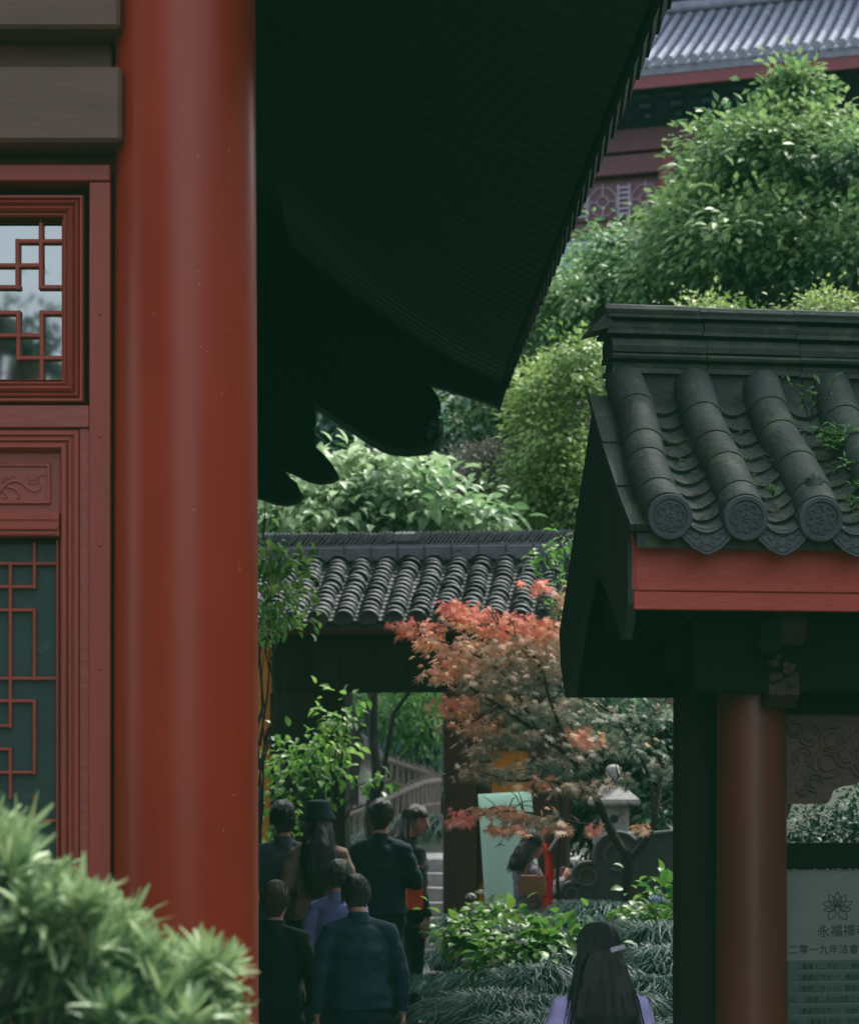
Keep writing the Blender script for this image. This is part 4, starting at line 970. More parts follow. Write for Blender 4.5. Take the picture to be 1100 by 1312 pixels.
# maple
mp = thing('japanese_maple', tuple(P(806,1160,16.6)), 'red and orange tipped Japanese maple in front of the gate', 'maple tree')
D0 = 16.6
def mpt(a, b, d=0): return P(a, b, D0+d)
mb = MB()
def path(pts, r0, r1, n=7):
    pts = [mpt(*p) for p in pts]; fine = []
    for i in range(len(pts)-1):
        p0 = pts[max(i-1, 0)]; p1 = pts[i]; p2 = pts[i+1]; p3 = pts[min(i+2, len(pts)-1)]
        for k in range(5):
            t = k/5; fine.append(.5*((2*p1)+(-p0+p2)*t+(2*p0-5*p1+4*p2-p3)*t*t+(-p0+3*p1-3*p2+p3)*t**3))
    fine.append(pts[-1]); m_ = len(fine)
    s_ = D0/F
    mb.tube(fine, [(r0+(r1-r0)*(i/(m_-1)))*s_ for i in range(m_)], n)
    return fine
br_ = []
br_.append(path([(808,1190),(803,1150),(804,1110),(800,1090)], 8.5, 7))
br_.append(path([(801,1095),(780,1060,.0),(762,1020,-.1),(735,975,-.2),(690,940,-.3),(640,905,-.4),(600,880,-.4)], 6.5, 1.4))
br_.append(path([(803,1105),(825,1080),(838,1050),(845,1010,.1),(850,975,.2)], 5.5, 2.4))
br_.append(path([(838,1050),(832,1000,.1),(815,960,.1),(785,915,.1),(750,870,.0),(715,810,0),(690,765,0)], 3.2, .8))
br_.append(path([(762,1020,-.1),(730,1010,-.2),(700,1000,-.3),(650,1000,-.4),(610,985,-.4)], 2.6, .8))
br_.append(path([(735,975,-.2),(705,900,-.2),(690,850,-.2),(650,810,-.3),(590,795,-.3),(520,805,-.3)], 2.6, .7))
br_.append(path([(690,940,-.3),(650,870,-.3),(610,840,-.3),(560,820,-.4),(530,815,-.4)], 2, .6))
br_.append(path([(780,1060),(740,1055,-.3),(700,1045,-.4),(650,1040,-.5),(600,1048,-.5)], 2.4, .7))
br_.append(path([(785,915,.1),(760,900,0),(700,880,-.1),(650,850,-.1)], 1.8, .6))
br_.append(path([(705,900,-.2),(740,850,.1),(720,780,.1)], 1.6, .6))
br_.append(path([(800,940,.1),(830,920,.1),(850,900,.2)], 1.6, .6))
br_.append(path([(640,905,-.4),(615,920,-.4),(590,935,-.4)], 1.2, .5))
br_.append(path([(815,960,.1),(800,985,.0),(780,1010,-.1)], 1.2, .5)); br_.append(path([(845,1010,.1),(840,960,.3),(842,915,.3)], 1.6, .6))
for k in range(70):
    b_ = random.choice(br_[1:]); p = random.choice(b_[len(b_)//3:]); d = Vector(unit(1)[0]); d.z = abs(d.z)*.5
    mb.tube([p, p+d*.12+Vector((0,0,.02)), p+d*.28], [.006,.004,.002], 4)
for k in range(60):
    b_ = random.choice(br_[1:]); p = random.choice(b_[len(b_)//2:]); e = p+Vector((random.gauss(-.05,.16), random.gauss(0,.1), random.uniform(.02,.2)))
    mb.tube([p, p.lerp(e,.5)+Vector((0,0,.03)), e], [.005,.0035,.0015], 4)
mb.build('trunk', M_bark, mp, True)
sp = [  # px, py, dD, rx, rz, redness, weight
 (520,803,-.3,28,9,.95,10),(555,815,-.3,26,15,.72,14),(600,790,-.3,30,18,.80,22),(578,778,-.3,12,8,.98,7),(640,800,-.2,34,16,.86,24),(690,800,-.1,30,14,.82,18),(700,820,0,25,14,.68,14),(600,840,-.3,42,20,.50,34),
 (655,835,-.2,50,20,.45,40),(710,840,-.1,30,24,.40,24),(570,860,-.4,22,14,.72,14),(620,875,-.3,50,18,.34,34),(680,870,-.1,55,22,.24,42),(590,905,-.4,30,14,.75,18),(650,905,-.3,50,15,.30,30),(700,915,-.1,50,18,.18,32),
 (610,930,-.4,32,12,.62,20),(660,945,-.3,42,12,.22,22),(615,960,-.4,25,10,.3,12),(620,990,-.4,32,12,.35,18),(590,1048,-.5,20,9,.97,9),(640,1040,-.5,36,8,.70,18),(680,1048,-.4,36,10,.45,20),(650,1062,-.5,28,6,.8,10),
 (740,960,-.1,40,22,.30,20),(760,920,.1,40,22,.14,24),(690,750,0,14,8,.92,5),(700,985,-.2,40,16,.10,20),(740,1010,-.2,36,14,.35,14),(650,990,-.4,30,10,.35,12),(718,830,.1,10,22,.5,10),(790,950,.2,40,20,.1,18),(750,870,.2,20,24,.3,12),(735,895,.1,28,18,.2,16),(715,1060,-.4,22,8,.5,8),(725,775,.1,14,18,.6,8),(760,1062,-.2,10,8,.8,3),(820,1060,-.1,9,7,.6,3),(745,945,-.1,22,14,.75,10),(835,915,.2,26,16,.05,9),(815,960,.2,30,22,.08,9),(845,985,.2,20,18,.05,7),(795,1000,.1,22,12,.15,6),(740,800,.0,12,20,.4,8),(690,1000,-.3,20,10,.7,7)]
PP, AA, UU, TT = [], [], [], []
for (a, b, dd, rx, rz, red, wgt) in sp:
    n_ = int(wgt*5.2)
    c = np.array(mpt(a, b, dd)); q_ = D0/F
    tier = rng.integers(0, 3, n_)-1
    off = rng.normal(0, .52, (n_, 3))*np.array([rx*q_, .20, rz*q_*.55]); off[:, 2] += tier*rz*q_*.55
    PP.append(c+off)
    ax = off*np.array([1.2,1.0,0])/(.25)+rng.normal(0, .5, (n_, 3)); ax[:, 2] = -.55-.3*rng.random(n_); ax[:, 0] -= .25
    AA.append(ax); UU.append(np.array([0,-.45,1.0])+rng.normal(0, .35, (n_, 3)))
    TT.append(red*1.02-.01+rng.normal(0, .13, n_)+.12*(off[:, 2]/(rz*q_+.01)))
PP, AA, UU, TT = map(np.concatenate, (PP, AA, UU, TT)); s_ = .7+.6*rng.random(len(PP))
leaves_obj('crown', G10, mp, PP, AA, UU, .054*s_, .054*s_, TT, 'maple')
# green twig of another shrub by the gable
tree('slender_green_shrub', 'slender green leafy shoots between the maple top and the pavilion gable', 'shrub',
     [(712,730,17.6,14,26,.2,1),(705,765,17.6,12,22,.2,1),(722,700,17.7,10,16,.15,.5),(700,715,17.6,8,10,.1,.4)], G7, (.95,17.8,.5), 34, 11, .062, .038, tr=.018, clump=.08, droop=.7, kind='broad', shell=.2)

# foreground podocarpus
pod = thing('podocarpus_bush', (-1.0,4.2,gz(4)), 'soft focus yellow green needle leaved bush in the lower left corner', 'bush')
edge = [(0,1040),(40,1085),(70,1130),(110,1130),(150,1150),(175,1190),(205,1225),(235,1240),(262,1210),(285,1235),(300,1275),(310,1312)]
def etop(px):
    for (a, b), (c, d) in zip(edge, edge[1:]):
        if a <= px <= c: return b+(d-b)*(px-a)/(c-a)
    return 1040 if px < 0 else 1330
PP, AA, UU, TT, LL = [], [], [], [], []
mb = MB(); heads = []
for k in range(300):
    px = random.uniform(-140, 268); py = etop(px)+50+abs(random.gauss(0, 1))*120; D = 3.9+random.uniform(-.25, .6)+(py-1100)*-.0006
    if py > 1500: continue
    heads.append((px, py, D))
for px in (-20,15,55,95,135,160,180,225,248,262): heads.append((px, etop(px)+58, 4.0+random.uniform(-.1,.2)))
for (px, py, D) in heads:
    c = P(px, py, D); n_ = random.randint(28, 44); dirm = np.array([random.gauss(.15,.35), random.gauss(-.25,.35), 1.0]); dirm /= np.linalg.norm(dirm)
    d = unit(n_)*np.array([.95,.55,.9])+dirm*(.25+.75*rng.random((n_, 1))); stem = rng.random((n_, 1))*.075
    PP.append(np.array(c)-dirm*.02+dirm*stem); AA.append(d); UU.append(dirm+rng.normal(0, .3, (n_, 3))); fr_ = rng.random(n_)
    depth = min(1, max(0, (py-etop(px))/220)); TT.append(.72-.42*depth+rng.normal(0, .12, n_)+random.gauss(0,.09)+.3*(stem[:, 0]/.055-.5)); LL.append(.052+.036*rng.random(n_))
    mb.tube([c-Vector(dirm)*.16, c+Vector(dirm)*.05], [.006,.003], 5)
for k in range(9):
    limb(mb, (-1.0+random.uniform(-.1,.1), 4.2, gz(4)-.1), P(*heads[k*17]), .03, .008, .08)
mb.build('branch', M_bark, pod, True)
PP, AA, UU, TT, LL = map(np.concatenate, (PP, AA, UU, TT, LL))
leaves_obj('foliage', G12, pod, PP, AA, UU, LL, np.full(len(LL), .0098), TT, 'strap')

# tree behind the viewer, mirrored in the upper window
rt = thing('courtyard_reflection_tree', (-4.3,-6,-.15), 'slender leafy tree standing across the courtyard, mirrored in the window', 'tree')
mb = MB(); limb(mb, (-4.3,-6,-.2), (-4.0,-6,6.2), .08, .03, .05)
for k in range(14): limb(mb, (-4.2,-6,3+k*.25), (-4.2+random.uniform(-1.2,1.0), -6+random.uniform(-.6,.6), 4+k*.25), .025, .008, .15)
mb.build('trunk', M_bark, rt, True)
crown('crown', G8, rt, [((-3.6,-6,5.0),(.8,.6,.9),2),((-4.6,-6,4.6),(.9,.6,.9),2),((-3.55,-6,6.0),(.3,.4,.7),.8),((-4.2,-6,3.4),(1.6,.8,1.0),2.5),((-5.4,-6,5.2),(.7,.5,.8),1.2)], 210, 16, .13, .07, clump=.22, droop=.8, shell=.3)

# far woodland mass on the hill
c = []
PPx = []
n_ = 15000
xx = rng.uniform(-26, 26, n_); yy = rng.uniform(42, 84, n_)
zz = np.array([hillz(a, b) for a, b in zip(xx, yy)])+rng.random(n_)*1.2*(1+np.sin(xx*1.3)*np.cos(yy*.9))
PPx = np.stack([xx, yy, zz], 1); ax = rng.normal(0, 1, (n_, 3)); ax[:, 2] -= .6
tt = .45+.35*np.sin(xx*.9+1)*np.cos(yy*.5)+rng.normal(0, .18, n_)
tag(leaves_obj('far_woodland', G4, None, PPx, ax, np.array([0,-.6,1.0])+rng.normal(0, .4, (n_, 3)), .62*(.6+.7*rng.random(n_)), .36, tt, 'simple'), None, None, None, 'stuff')['label'] = 'dark teal woodland covering the hill behind the temple'
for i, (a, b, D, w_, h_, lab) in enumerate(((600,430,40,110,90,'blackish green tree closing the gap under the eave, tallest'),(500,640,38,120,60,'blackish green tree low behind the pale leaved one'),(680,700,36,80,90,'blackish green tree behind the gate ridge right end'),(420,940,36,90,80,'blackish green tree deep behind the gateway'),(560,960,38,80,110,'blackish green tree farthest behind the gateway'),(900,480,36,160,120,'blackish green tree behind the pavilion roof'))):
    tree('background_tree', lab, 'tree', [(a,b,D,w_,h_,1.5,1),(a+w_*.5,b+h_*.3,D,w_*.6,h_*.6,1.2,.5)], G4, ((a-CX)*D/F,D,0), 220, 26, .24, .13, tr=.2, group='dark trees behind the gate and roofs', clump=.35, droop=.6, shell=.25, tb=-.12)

# weeds on the pavilion roof
PM = Matrix.Translation((.748,8.7,0)) @ Matrix.Rotation(PA,4,'Z')
def weed(label, u, t, h, n_, name='roof_weed', ll=.03):
    w_, z_ = slope(t); b = PM @ Vector((u, w_-.02, z_-.02)); root = thing(name, b, label, 'weed', group='weeds rooted in the pavilion roof')
    mb = MB(); PPw, AAw = [], []
    for k in range(n_):
        e = b+Vector((random.gauss(0,.35)*h, random.gauss(-.1,.2)*h, h*random.uniform(.35,1)))
        m_ = b.lerp(e, .5)+Vector((random.gauss(0,.1)*h,0,.05*h)); mb.tube([b, m_, e], [.0022,.0016,.001], 4)
        for q in range(5):
            PPw.append(m_.lerp(e, q/4)); AAw.append((random.gauss(0,1), random.gauss(-.3,.5), random.gauss(.1,.5)))
    mb.build('stem', M_bark, root); PPw = np.array([tuple(p) for p in PPw]); AAw = np.array(AAw)
    leaves_obj('leaves', G11, root, PPw, AAw, np.array([0,-.5,1.0])+rng.normal(0,.3,(len(PPw),3)), ll*(.6+.8*rng.random(len(PPw))), ll*.42, .45+.2*rng.random(len(PPw)), 'simple')
weed('tallest roof weed with heart shaped leaves against the ridge', .83, .80, .20, 5, ll=.035)
weed('grassy roof weed spreading between the third and fourth tile tubes', .86, .62, .10, 8, ll=.045)
weed('small roof weed halfway down beside the fourth tile tube', .90, .42, .08, 7, ll=.03)
weed('low moss like roof weed in the second tile trough', .56, .25, .035, 8, ll=.022)
weed('leafy roof weed arching over the fourth tube', .88, .55, .13, 12, ll=.038)
weed('thin roof weed near the tile nail cap', .84, .16, .05, 6, ll=.025)
weed('roof weed growing at the foot of the fourth tube', .92, .28, .07, 7, ll=.028)
weed('sparse roof weed by the ridge edge further right', 1.15, .75, .10, 6, ll=.04)
M_dry = mat('dry_brown_leaf', (.16,.055,.03), (.1,.04,.025), rough=.6, bump=.1); M_str = mat('straw', (.30,.27,.13), (.2,.18,.09), rough=.7, bump=0)
def litter(name, label, u, t, L, W, a, m):
    w_, z_ = slope(t); c = PM @ (Vector((u, w_, z_))-nrm*.022); ax = Vector((math.cos(a), -.2, math.sin(a)*.5)).normalized()
    mb = MB(); sd_ = ax.cross(Vector((0,-.6,.8))).normalized(); up = sd_.cross(ax)
    mb._add([c-ax*L, c-ax*L*.2+sd_*W+up*.004, c+ax*L+up*.008, c-ax*L*.2-sd_*W+up*.004, c-ax*L*.1-up*.004], [(0,4,1),(1,4,2),(0,3,4),(3,2,4)])
    tag(mb.build(name, m), label, 'fallen leaf', 'fallen leaves on the pavilion roof')
litter('fallen_leaf', 'curled reddish brown leaf lying in the first tile trough', .265, .24, .032, .010, .1, M_dry)
for i, (u, t, L, a, lab) in enumerate(((.545,.12,.030,.0,'pale straw coloured leaf at the foot of the second trough'),(.53,.34,.020,.3,'short pale leaf across the second trough'),(.555,.19,.024,2.4,'bent pale leaf in the second trough'),(.26,.06,.018,.5,'tiny pale leaf by the first drip tile'),(.84,.50,.022,2.8,'pale leaf high in the third trough'))):
    litter('fallen_leaf', lab, u, t, L, .004, a, M_str)

# railing beyond the gate
M_rail = mat('weathered_rail', (.24,.19,.16), (.15,.12,.10), scale=12, rough=.85, bump=.4)
def railing(label, pts, h, n_):
    pts = [P(*p) for p in pts]; root = thing('garden_railing', pts[0]-Vector((0,0,h)), label, 'railing', group='railings on the garden bank')
    mb = MB(); mb.tube(pts, .035, 8); mb.build('handrail', M_rail, root, True)
    mb = MB(); mb.tube([p-Vector((0,0,h*.55)) for p in pts], .022, 6); mb.build('lower_rail', M_rail, root, True)
    seg = [(pts[i+1]-pts[i]).length for i in range(len(pts)-1)]; tot = sum(seg)
    for k in range(n_):
        s_ = tot*k/(n_-1); i = 0
        while i < len(seg)-1 and s_ > seg[i]: s_ -= seg[i]; i += 1
        p = pts[i].lerp(pts[i+1], min(1, s_/seg[i])); mb = MB(); mb.tube([p-Vector((0,0,h)), p+Vector((0,0,.06+random.uniform(0,.03)))], [.026,.022], 7); mb.build('baluster', M_rail, root, True)
railing('rustic handrail climbing to the right behind the visitors', [(438,1046,26.4),(480,1032,26.8),(520,1012,27.2),(545,1002,27.6),(562,1000,28)], .5, 20)
railing('upper rustic handrail running down from the forked trunk', [(452,952,28.8),(490,972,28.6),(530,985,28.4),(552,992,28.2),(560,1002,28)], .45, 18)
ro = thing('garden_stone_tower', P(452,985,27.9), 'small roofed stone shrine half hidden under the forked trunk', 'stone shrine')
mb = MB(); c = P(458,985,27.9); mb.lathe((c.x,27.9,0), [(.19,c.z-.6),(.15,c.z+.08),(.15,c.z+.12)], 12); mb.build('body', M_stone, ro, True)
mb = MB(); mb.lathe((c.x,27.9,0), [(.32,c.z+.12),(.30,c.z+.20),(.12,c.z+.38),(.05,c.z+.42)], 8); mb.build('roof', M_dstone, ro, True)

# ------------------------------------------------------------------ people
def bake(mb, name, m, parent, voxel=.012, wr=0.0, smooth=2, fq=(7,7,13)):
    o = mb.build(name+'_raw', m, None, True, True)
    md = o.modifiers.new('r', 'REMESH'); md.mode = 'VOXEL'; md.voxel_size = voxel; md.use_smooth_shade = True
    s_ = o.modifiers.new('s', 'SMOOTH'); s_.iterations = smooth*2; s_.factor = .6
    dg = bpy.context.evaluated_depsgraph_get(); dg.update()
    me = bpy.data.meshes.new_from_object(o.evaluated_get(dg)); raw = o.data
    bpy.data.objects.remove(o); bpy.data.meshes.remove(raw)
    me.name = name
    if wr:
        cs = np.empty(len(me.vertices)*3); me.vertices.foreach_get('co', cs); cs = cs.reshape(-1, 3)
        ns = np.empty(len(me.vertices)*3); me.vertices.foreach_get('normal', ns); ns = ns.reshape(-1, 3)
        d = np.array([noise.noise(Vector((c[0]*fq[0], c[1]*fq[1], c[2]*fq[2])))+.6*noise.noise(Vector((c[0]*fq[0]*2.3+3, c[1]*fq[1]*2.3, c[2]*fq[2]*1.9))) for c in cs])
        me.vertices.foreach_set('co', (cs+ns*(d*wr)[:, None]).ravel()); me.update()
    if not me.materials: me.materials.append(m)
    me.polygons.foreach_set('use_smooth', [True]*len(me.polygons))
    o = bpy.data.objects.new(name, me); col.objects.link(o); o.parent = parent
    return o

def cloth(name, c, c2=None): return mat(name, c, c2, scale=12, rough=.85, bump=.25, bscale=220, spec=.2)

def person(label, x, y, zt, H, yaw, top, bottom, hair='short', hw=1.0, hl=1.0, lean=0, nod=0, turn=0, sleeve='long', arms=('down','down'), skirt=False, hat=None, hairm=None, bulk=1.0, stripe=False, legs_apart=.055, coat=0.0):
    """zt: height of the crown of the head in the world; the feet stand on the ground below."""
    g = gz(y) if y < 25 else 0
    H = max(H, .1)
    root = thing('person', (x, y, zt-H if abs((zt-H)-g) < .06 else g), label, 'person', R(yaw))
    z0 = 0
    k = H/1.70
    Rl = Matrix.Rotation(R(-lean), 3, 'X')              # upper body bends forward about the hips
    hip = Vector((0,0,.90*k))
    def U(v): return hip+Rl @ (Vector(v)*k-Vector((0,0,.90*k)))
    neck = U((0,.0,1.42)); hb_ = U((0,.015,1.468))
    Rh = Rl @ Matrix.Rotation(R(-nod), 3, 'X') @ Matrix.Rotation(R(turn), 3, 'Z')
    hc = hb_+Rh @ Vector((0,.02*k,.105*k))
    def Hd(v): return hc+Rh @ (Vector(v)*k)
    b = MB(); n = 12
    # torso, neck
    b.tube([hip+Vector((0,0,-.06*k)), hip+Vector((0,0,.03*k)), U((0,.01,1.05)), U((0,.015,1.22)), U((0,0,1.34)), U((0,-.005,1.40))], [(.135*k*bulk,.09*k*bulk),(.14*k*bulk,.095*k*bulk),(.118*k*bulk,.08*k*bulk),(.135*k*bulk,.09*k*bulk),(.105*k*bulk,.065*k),(.055*k,.048*k)], 16, up=(0,1,0), roundcap=True)
    b.tube([U((0,-.01,1.36)), U((0,.0,1.45)), hb_+Rh@Vector((0,.0,.06*k))], [.062*k,.054*k,.056*k], 12, roundcap=True)
    # head
    b.ell(Hd((0,-.008,.03)), (.074*k,.093*k,.088*k), 20, 14, Rh); b.ell(Hd((0,.022,-.035)), (.056*k,.062*k,.075*k), 16, 12, Rh)
    b.ell(Hd((0,.055,-.085)), (.026*k,.022*k,.02*k), 10, 8, Rh)
    b.tube([Hd((0,.082,.022)), Hd((0,.100,-.012)), Hd((0,.106,-.026))], [.009*k,.012*k,.014*k], 8, roundcap=True)
    for s_ in (-1,1): b.ell(Hd((s_*.076,-.005,-.005)), (.012*k,.02*k,.032*k), 8, 8, Rh)
    J = []
    for s_, pose in zip((-1,1), arms):
        sh = U((s_*.172*bulk,-.005,1.335))
        if pose == 'down': el = U((s_*.225*bulk,-.03,1.09)); wrr = U((s_*.235*bulk,.03,.85)); fd = Vector((0,.05,-1)); pn_ = Vector((-s_,0,0))
        elif pose == 'front': el = U((s_*.235*bulk,.02,1.10)); wrr = U((s_*.10,.23,1.12)); fd = Vector((-s_*.6,.8,.1)); pn_ = Vector((0,0,-1))
        elif pose == 'phone': el = U((s_*.22,.06,1.13)); wrr = U((s_*.10,.29,1.27)); fd = Vector((-s_*.35,.7,.6)); pn_ = Vector((-s_,0,.2))
        elif pose == 'carry': el = U((s_*.24,-.03,1.10)); wrr = U((s_*.22,.17,.96)); fd = Vector((0,.7,-.6)); pn_ = Vector((-s_,0,0))
        elif pose == 'back': el = U((s_*.25,-.10,1.12)); wrr = U((s_*.08,-.16,.98)); fd = Vector((-s_,-.1,-.2)); pn_ = Vector((0,1,0))
        J.append((sh, el, wrr))
        b.tube([U((s_*.06,-.005,1.365)), sh+Vector((-s_*.012*k,0,-.006*k)), sh.lerp(el,.5), el], [.032*k,.038*k,.038*k,.034*k], n, roundcap=True)
        b.tube([el, el.lerp(wrr,.35), wrr], [.037*k,.036*k,.025*k], n, roundcap=True)
        fd.normalize(); pn_ = (pn_-fd*pn_.dot(fd)).normalized(); sd_ = fd.cross(pn_).normalized()
        pc = wrr+fd*.045*k; b.tube([wrr, pc, wrr+fd*.085*k], [(.022*k,.014*k),(.036*k,.015*k),(.038*k,.013*k)], 10, up=tuple(pn_), roundcap=True)
        for q, ln in enumerate((.066,.075,.070,.055)):
            r0 = wrr+fd*.083*k+sd_*(q-1.5)*.019*k; p1 = r0+fd*ln*.45*k+pn_*.006*k; p2 = r0+fd*ln*.8*k+pn_*.022*k; p3 = r0+fd*ln*.9*k+pn_*.04*k
            b.tube([r0-fd*.01*k, p1, p2, p3], [.0092*k,.0088*k,.0082*k,.007*k], 7, roundcap=True)
        ts_ = sd_*-1
        b.tube([wrr+fd*.025*k+ts_*.025*k, wrr+fd*.05*k+ts_*.048*k+pn_*.012*k, wrr+fd*.078*k+ts_*.052*k+pn_*.026*k], [.012*k,.0105*k,.0085*k], 7, roundcap=True)
    LG = []
    for s_ in (-1,1):
        hp = Vector((s_*.088*k,0,.88*k)); kn = Vector((s_*legs_apart*1.4*k,.012*k,.48*k)); an = Vector((s_*legs_apart*1.5*k,-.02*k,.075*k)); LG.append((hp, kn, an))
        b.tube([hp, hp.lerp(kn,.5), kn], [.088*k,.072*k,.052*k], n, roundcap=True); b.tube([kn, kn.lerp(an,.35), an], [.052*k,.052*k,.034*k], n, roundcap=True)
        b.tube([an+Vector((0,-.025*k,-.03*k)), an+Vector((0,.06*k,-.04*k)), an+Vector((0,.16*k,-.045*k))], [(.03*k,.028*k),(.036*k,.028*k),(.036*k,.018*k)], 10, roundcap=True)
    bake(b, 'body', M_skin, root, .0085*k, 0)
    # shoes
    for (hp, kn, an) in LG:
        sh_ = MB(); sh_.tube([an+Vector((0,-.035*k,-.035*k)), an+Vector((0,.06*k,-.038*k)), an+Vector((0,.17*k,-.047*k))], [(.038*k,.036*k),(.044*k,.034*k),(.042*k,.024*k)], 12, roundcap=True); sh_.tube([an+Vector((0,-.01*k,-.03*k)), an+Vector((0,-.01*k,.02*k))], .042*k, 12)
        sh_.build('shoe', mat('dark_shoe', (.03,.03,.032), (.02,.02,.022), rough=.5, bump=.1), root, True, True)
    # top
    t = MB()
    lo = -.02 if not coat else -coat
    t.tube([hip+Vector((0,0,lo*k)), hip+Vector((0,0,.05*k)), U((0,.01,1.06)), U((0,.012,1.22)), U((0,-.002,1.33)), U((0,-.005,1.39)), U((0,-.005,1.435))], [(.180*k*bulk,.135*k*bulk),(.176*k*bulk,.132*k*bulk),(.158*k*bulk,.120*k*bulk),(.172*k*bulk,.128*k*bulk),(.146*k*bulk,.100*k),(.085*k,.074*k),(.062*k,.060*k)], 18, up=(0,1,0), roundcap=False)
    for (sh, el, wrr) in J:
        s_ = 1 if sh.x > 0 else -1
        t.tube([U((s_*.05,-.005,1.385)), sh+Vector((-s_*.012*k,0,.0)), sh.lerp(el,.45), el if sleeve == 'long' else sh.lerp(el,.72)], [.050*k,.060*k,.058*k,.052*k], 14, roundcap=sleeve == 'long')
        if sleeve == 'long': t.tube([el, el.lerp(wrr,.5), wrr.lerp(el,.03)], [.053*k,.047*k,.038*k], 14)
    tp = bake(t, 'top', top, root, .011*k, .012*k)
    c_ = MB(); c_.tube([U((0,-.008,1.385)), U((0,-.004,1.452))], [(.078*k,.074*k),(.063*k,.061*k)], 18, caps=False); cl_ = c_.build('collar', top, tp, True, True)
    # bottom
    t = MB()
    if skirt:
        t.tube([hip+Vector((0,0,.06*k)), hip+Vector((0,0,-.08*k)), Vector((0,0,.55*k)), Vector((0,-.0,.34*k))], [(.150*k,.115*k),(.185*k,.15*k),(.20*k,.17*k),(.23*k,.20*k)], 20, up=(0,1,0))
    else:
        t.tube([hip+Vector((0,0,.06*k)), hip+Vector((0,0,-.09*k))], [(.155*k*bulk,.115*k*bulk),(.172*k*bulk,.125*k*bulk)], 18, up=(0,1,0), roundcap=True)
        for hp, kn, an in LG: t.tube([hp, hp.lerp(kn,.5), kn, an+Vector((0,0,.015*k))], [.100*k,.085*k,.070*k,.062*k], 14)
    bake(t, 'skirt' if skirt else 'trousers', bottom, root, .011*k, .012*k)
    # hair
    hm = hairm or M_hair; h = MB()
    h.ell(Hd((0,-.018,.045)), (.086*k,.100*k,.086*k), 22, 14, Rh)
    h.ell(Hd((0,-.045,-.012)), (.079*k,.066*k,.092*k), 18, 12, Rh); h.ell(Hd((0,-.052,-.07)), (.056*k,.036*k,.055*k), 14, 10, Rh)
    if hair in ('long','ponytail','bob'):
        L_ = hl*{'long':-.42,'ponytail':-.34,'bob':-.12}[hair]; w_ = hw*{'long':.105,'ponytail':.035,'bob':.076}[hair]
        back = [Hd((0,-.065,.02)), Hd((0,-.095,-.06)), hb_+Rl@Vector((0,-.12*k,-.06*k)), hb_+Rl@Vector((0,-.14*k,L_*.6*k)), hb_+Rl@Vector((0,-.15*k,L_*k))]
        rr = [(.07*k,.05*k),(w_*.95*k,.060*k),(w_*1.22*k,.058*k),(w_*1.30*k,.045*k),(w_*.7*k,.02*k)]
        if hair == 'bob': back, rr = back[:3], rr[:3]
        h.tube(back, rr, 16, up=(1,0,0) if False else tuple(Rl@Vector((0,1,0))), roundcap=True)
        for s_ in (-1,1): h.tube([Hd((s_*.062,-.02,.05)), Hd((s_*.080,-.02,-.03)), Hd((s_*.078,-.045,-.11))], [.022*k,.02*k,.018*k], 8, roundcap=True)
    ho = bake(h, 'hair', hm, root, .0085*k, .009*k, 1, (26,26,3) if hair != 'short' else (22,22,14))
    if hair in ('long','bob','ponytail') or True:
        sB = MB(); L_ = {'long':.40,'bob':.14,'ponytail':.2}.get(hair, .0)
        nst = 620 if hair == 'long' else 240
        for q in range(nst):
            a = random.uniform(-1.9, 1.9) if hair == 'long' else random.uniform(-math.pi, math.pi); el_ = random.uniform(.1, 1.2)
            d = Vector((math.sin(a)*math.cos(el_), -math.cos(a)*math.cos(el_), math.sin(el_)))
            p0 = Hd((d.x*.087, -.018+d.y*.101, .045+d.z*.087))
            a2 = Hd((math.sin(a)*.090, -.025-math.cos(a)*.100, .0)); 
            if L_ > 0 and d.y < .3:
                e = hb_+Rl@Vector((math.sin(a)*.10*k*1.35*hw+random.gauss(0,.024), -.06*k-abs(math.cos(a))*.12*k, -L_*random.uniform(.6,1.1)*k)); m1 = a2.lerp(e, .5)+Vector((math.sin(a)*.012, -.02, 0))*k
                sB.tube([p0, a2, m1, e], [.0022*k,.0028*k,.0026*k,.0008*k], 4)
            elif d.y < .35:
                e = Hd((math.sin(a)*.088, -.02-math.cos(a)*.098, -.03+random.uniform(-.02,.02))); sB.tube([p0, a2, e], [.002*k,.0024*k,.0008*k], 4)
        sB.build('strand', hm, ho, True, True)
    # face
    for s_ in (-1,1):
        e_ = MB(); e_.ell(Hd((s_*.030,.074,.012)), (.011*k,.008*k,.006*k), 10, 8, Rh); eo = e_.build('eye', mat('eye_white', (.5,.48,.45), rough=.3, bump=0), root, True, True)
        e_ = MB(); e_.ell(Hd((s_*.030,.081,.012)), (.005*k,.003*k,.005*k), 8, 6, Rh); e_.build('iris', M_ink, eo, True, True)
        e_ = MB(); e_.tube([Hd((s_*.016,.082,.030)), Hd((s_*.030,.083,.035)), Hd((s_*.045,.073,.030))], .0028*k, 5); e_.build('eyebrow', M_hair, root, True, True)
    e_ = MB(); e_.tube([Hd((-.018,.082,-.052)), Hd((0,.088,-.050)), Hd((.018,.082,-.052))], [.003*k,.006*k,.003*k], 6, roundcap=True); e_.build('mouth', mat('lip', (.30,.09,.08), rough=.45, bump=0), root, True, True)
    if hat:
        hh = MB(); hh.lathe((0,0,0), [(.122*k,-.03*k),(.122*k,-.02*k),(.10*k,.015*k),(.098*k,.065*k),(.082*k,.095*k),(.04*k,.108*k),(.003,.110*k)], 28)
        hh.v = [tuple(Hd((0,-.012,.045))+Rh @ Vector(v)) for v in hh.v]
        hh.build('hat', hat, root, True, True)
    return root, J, U

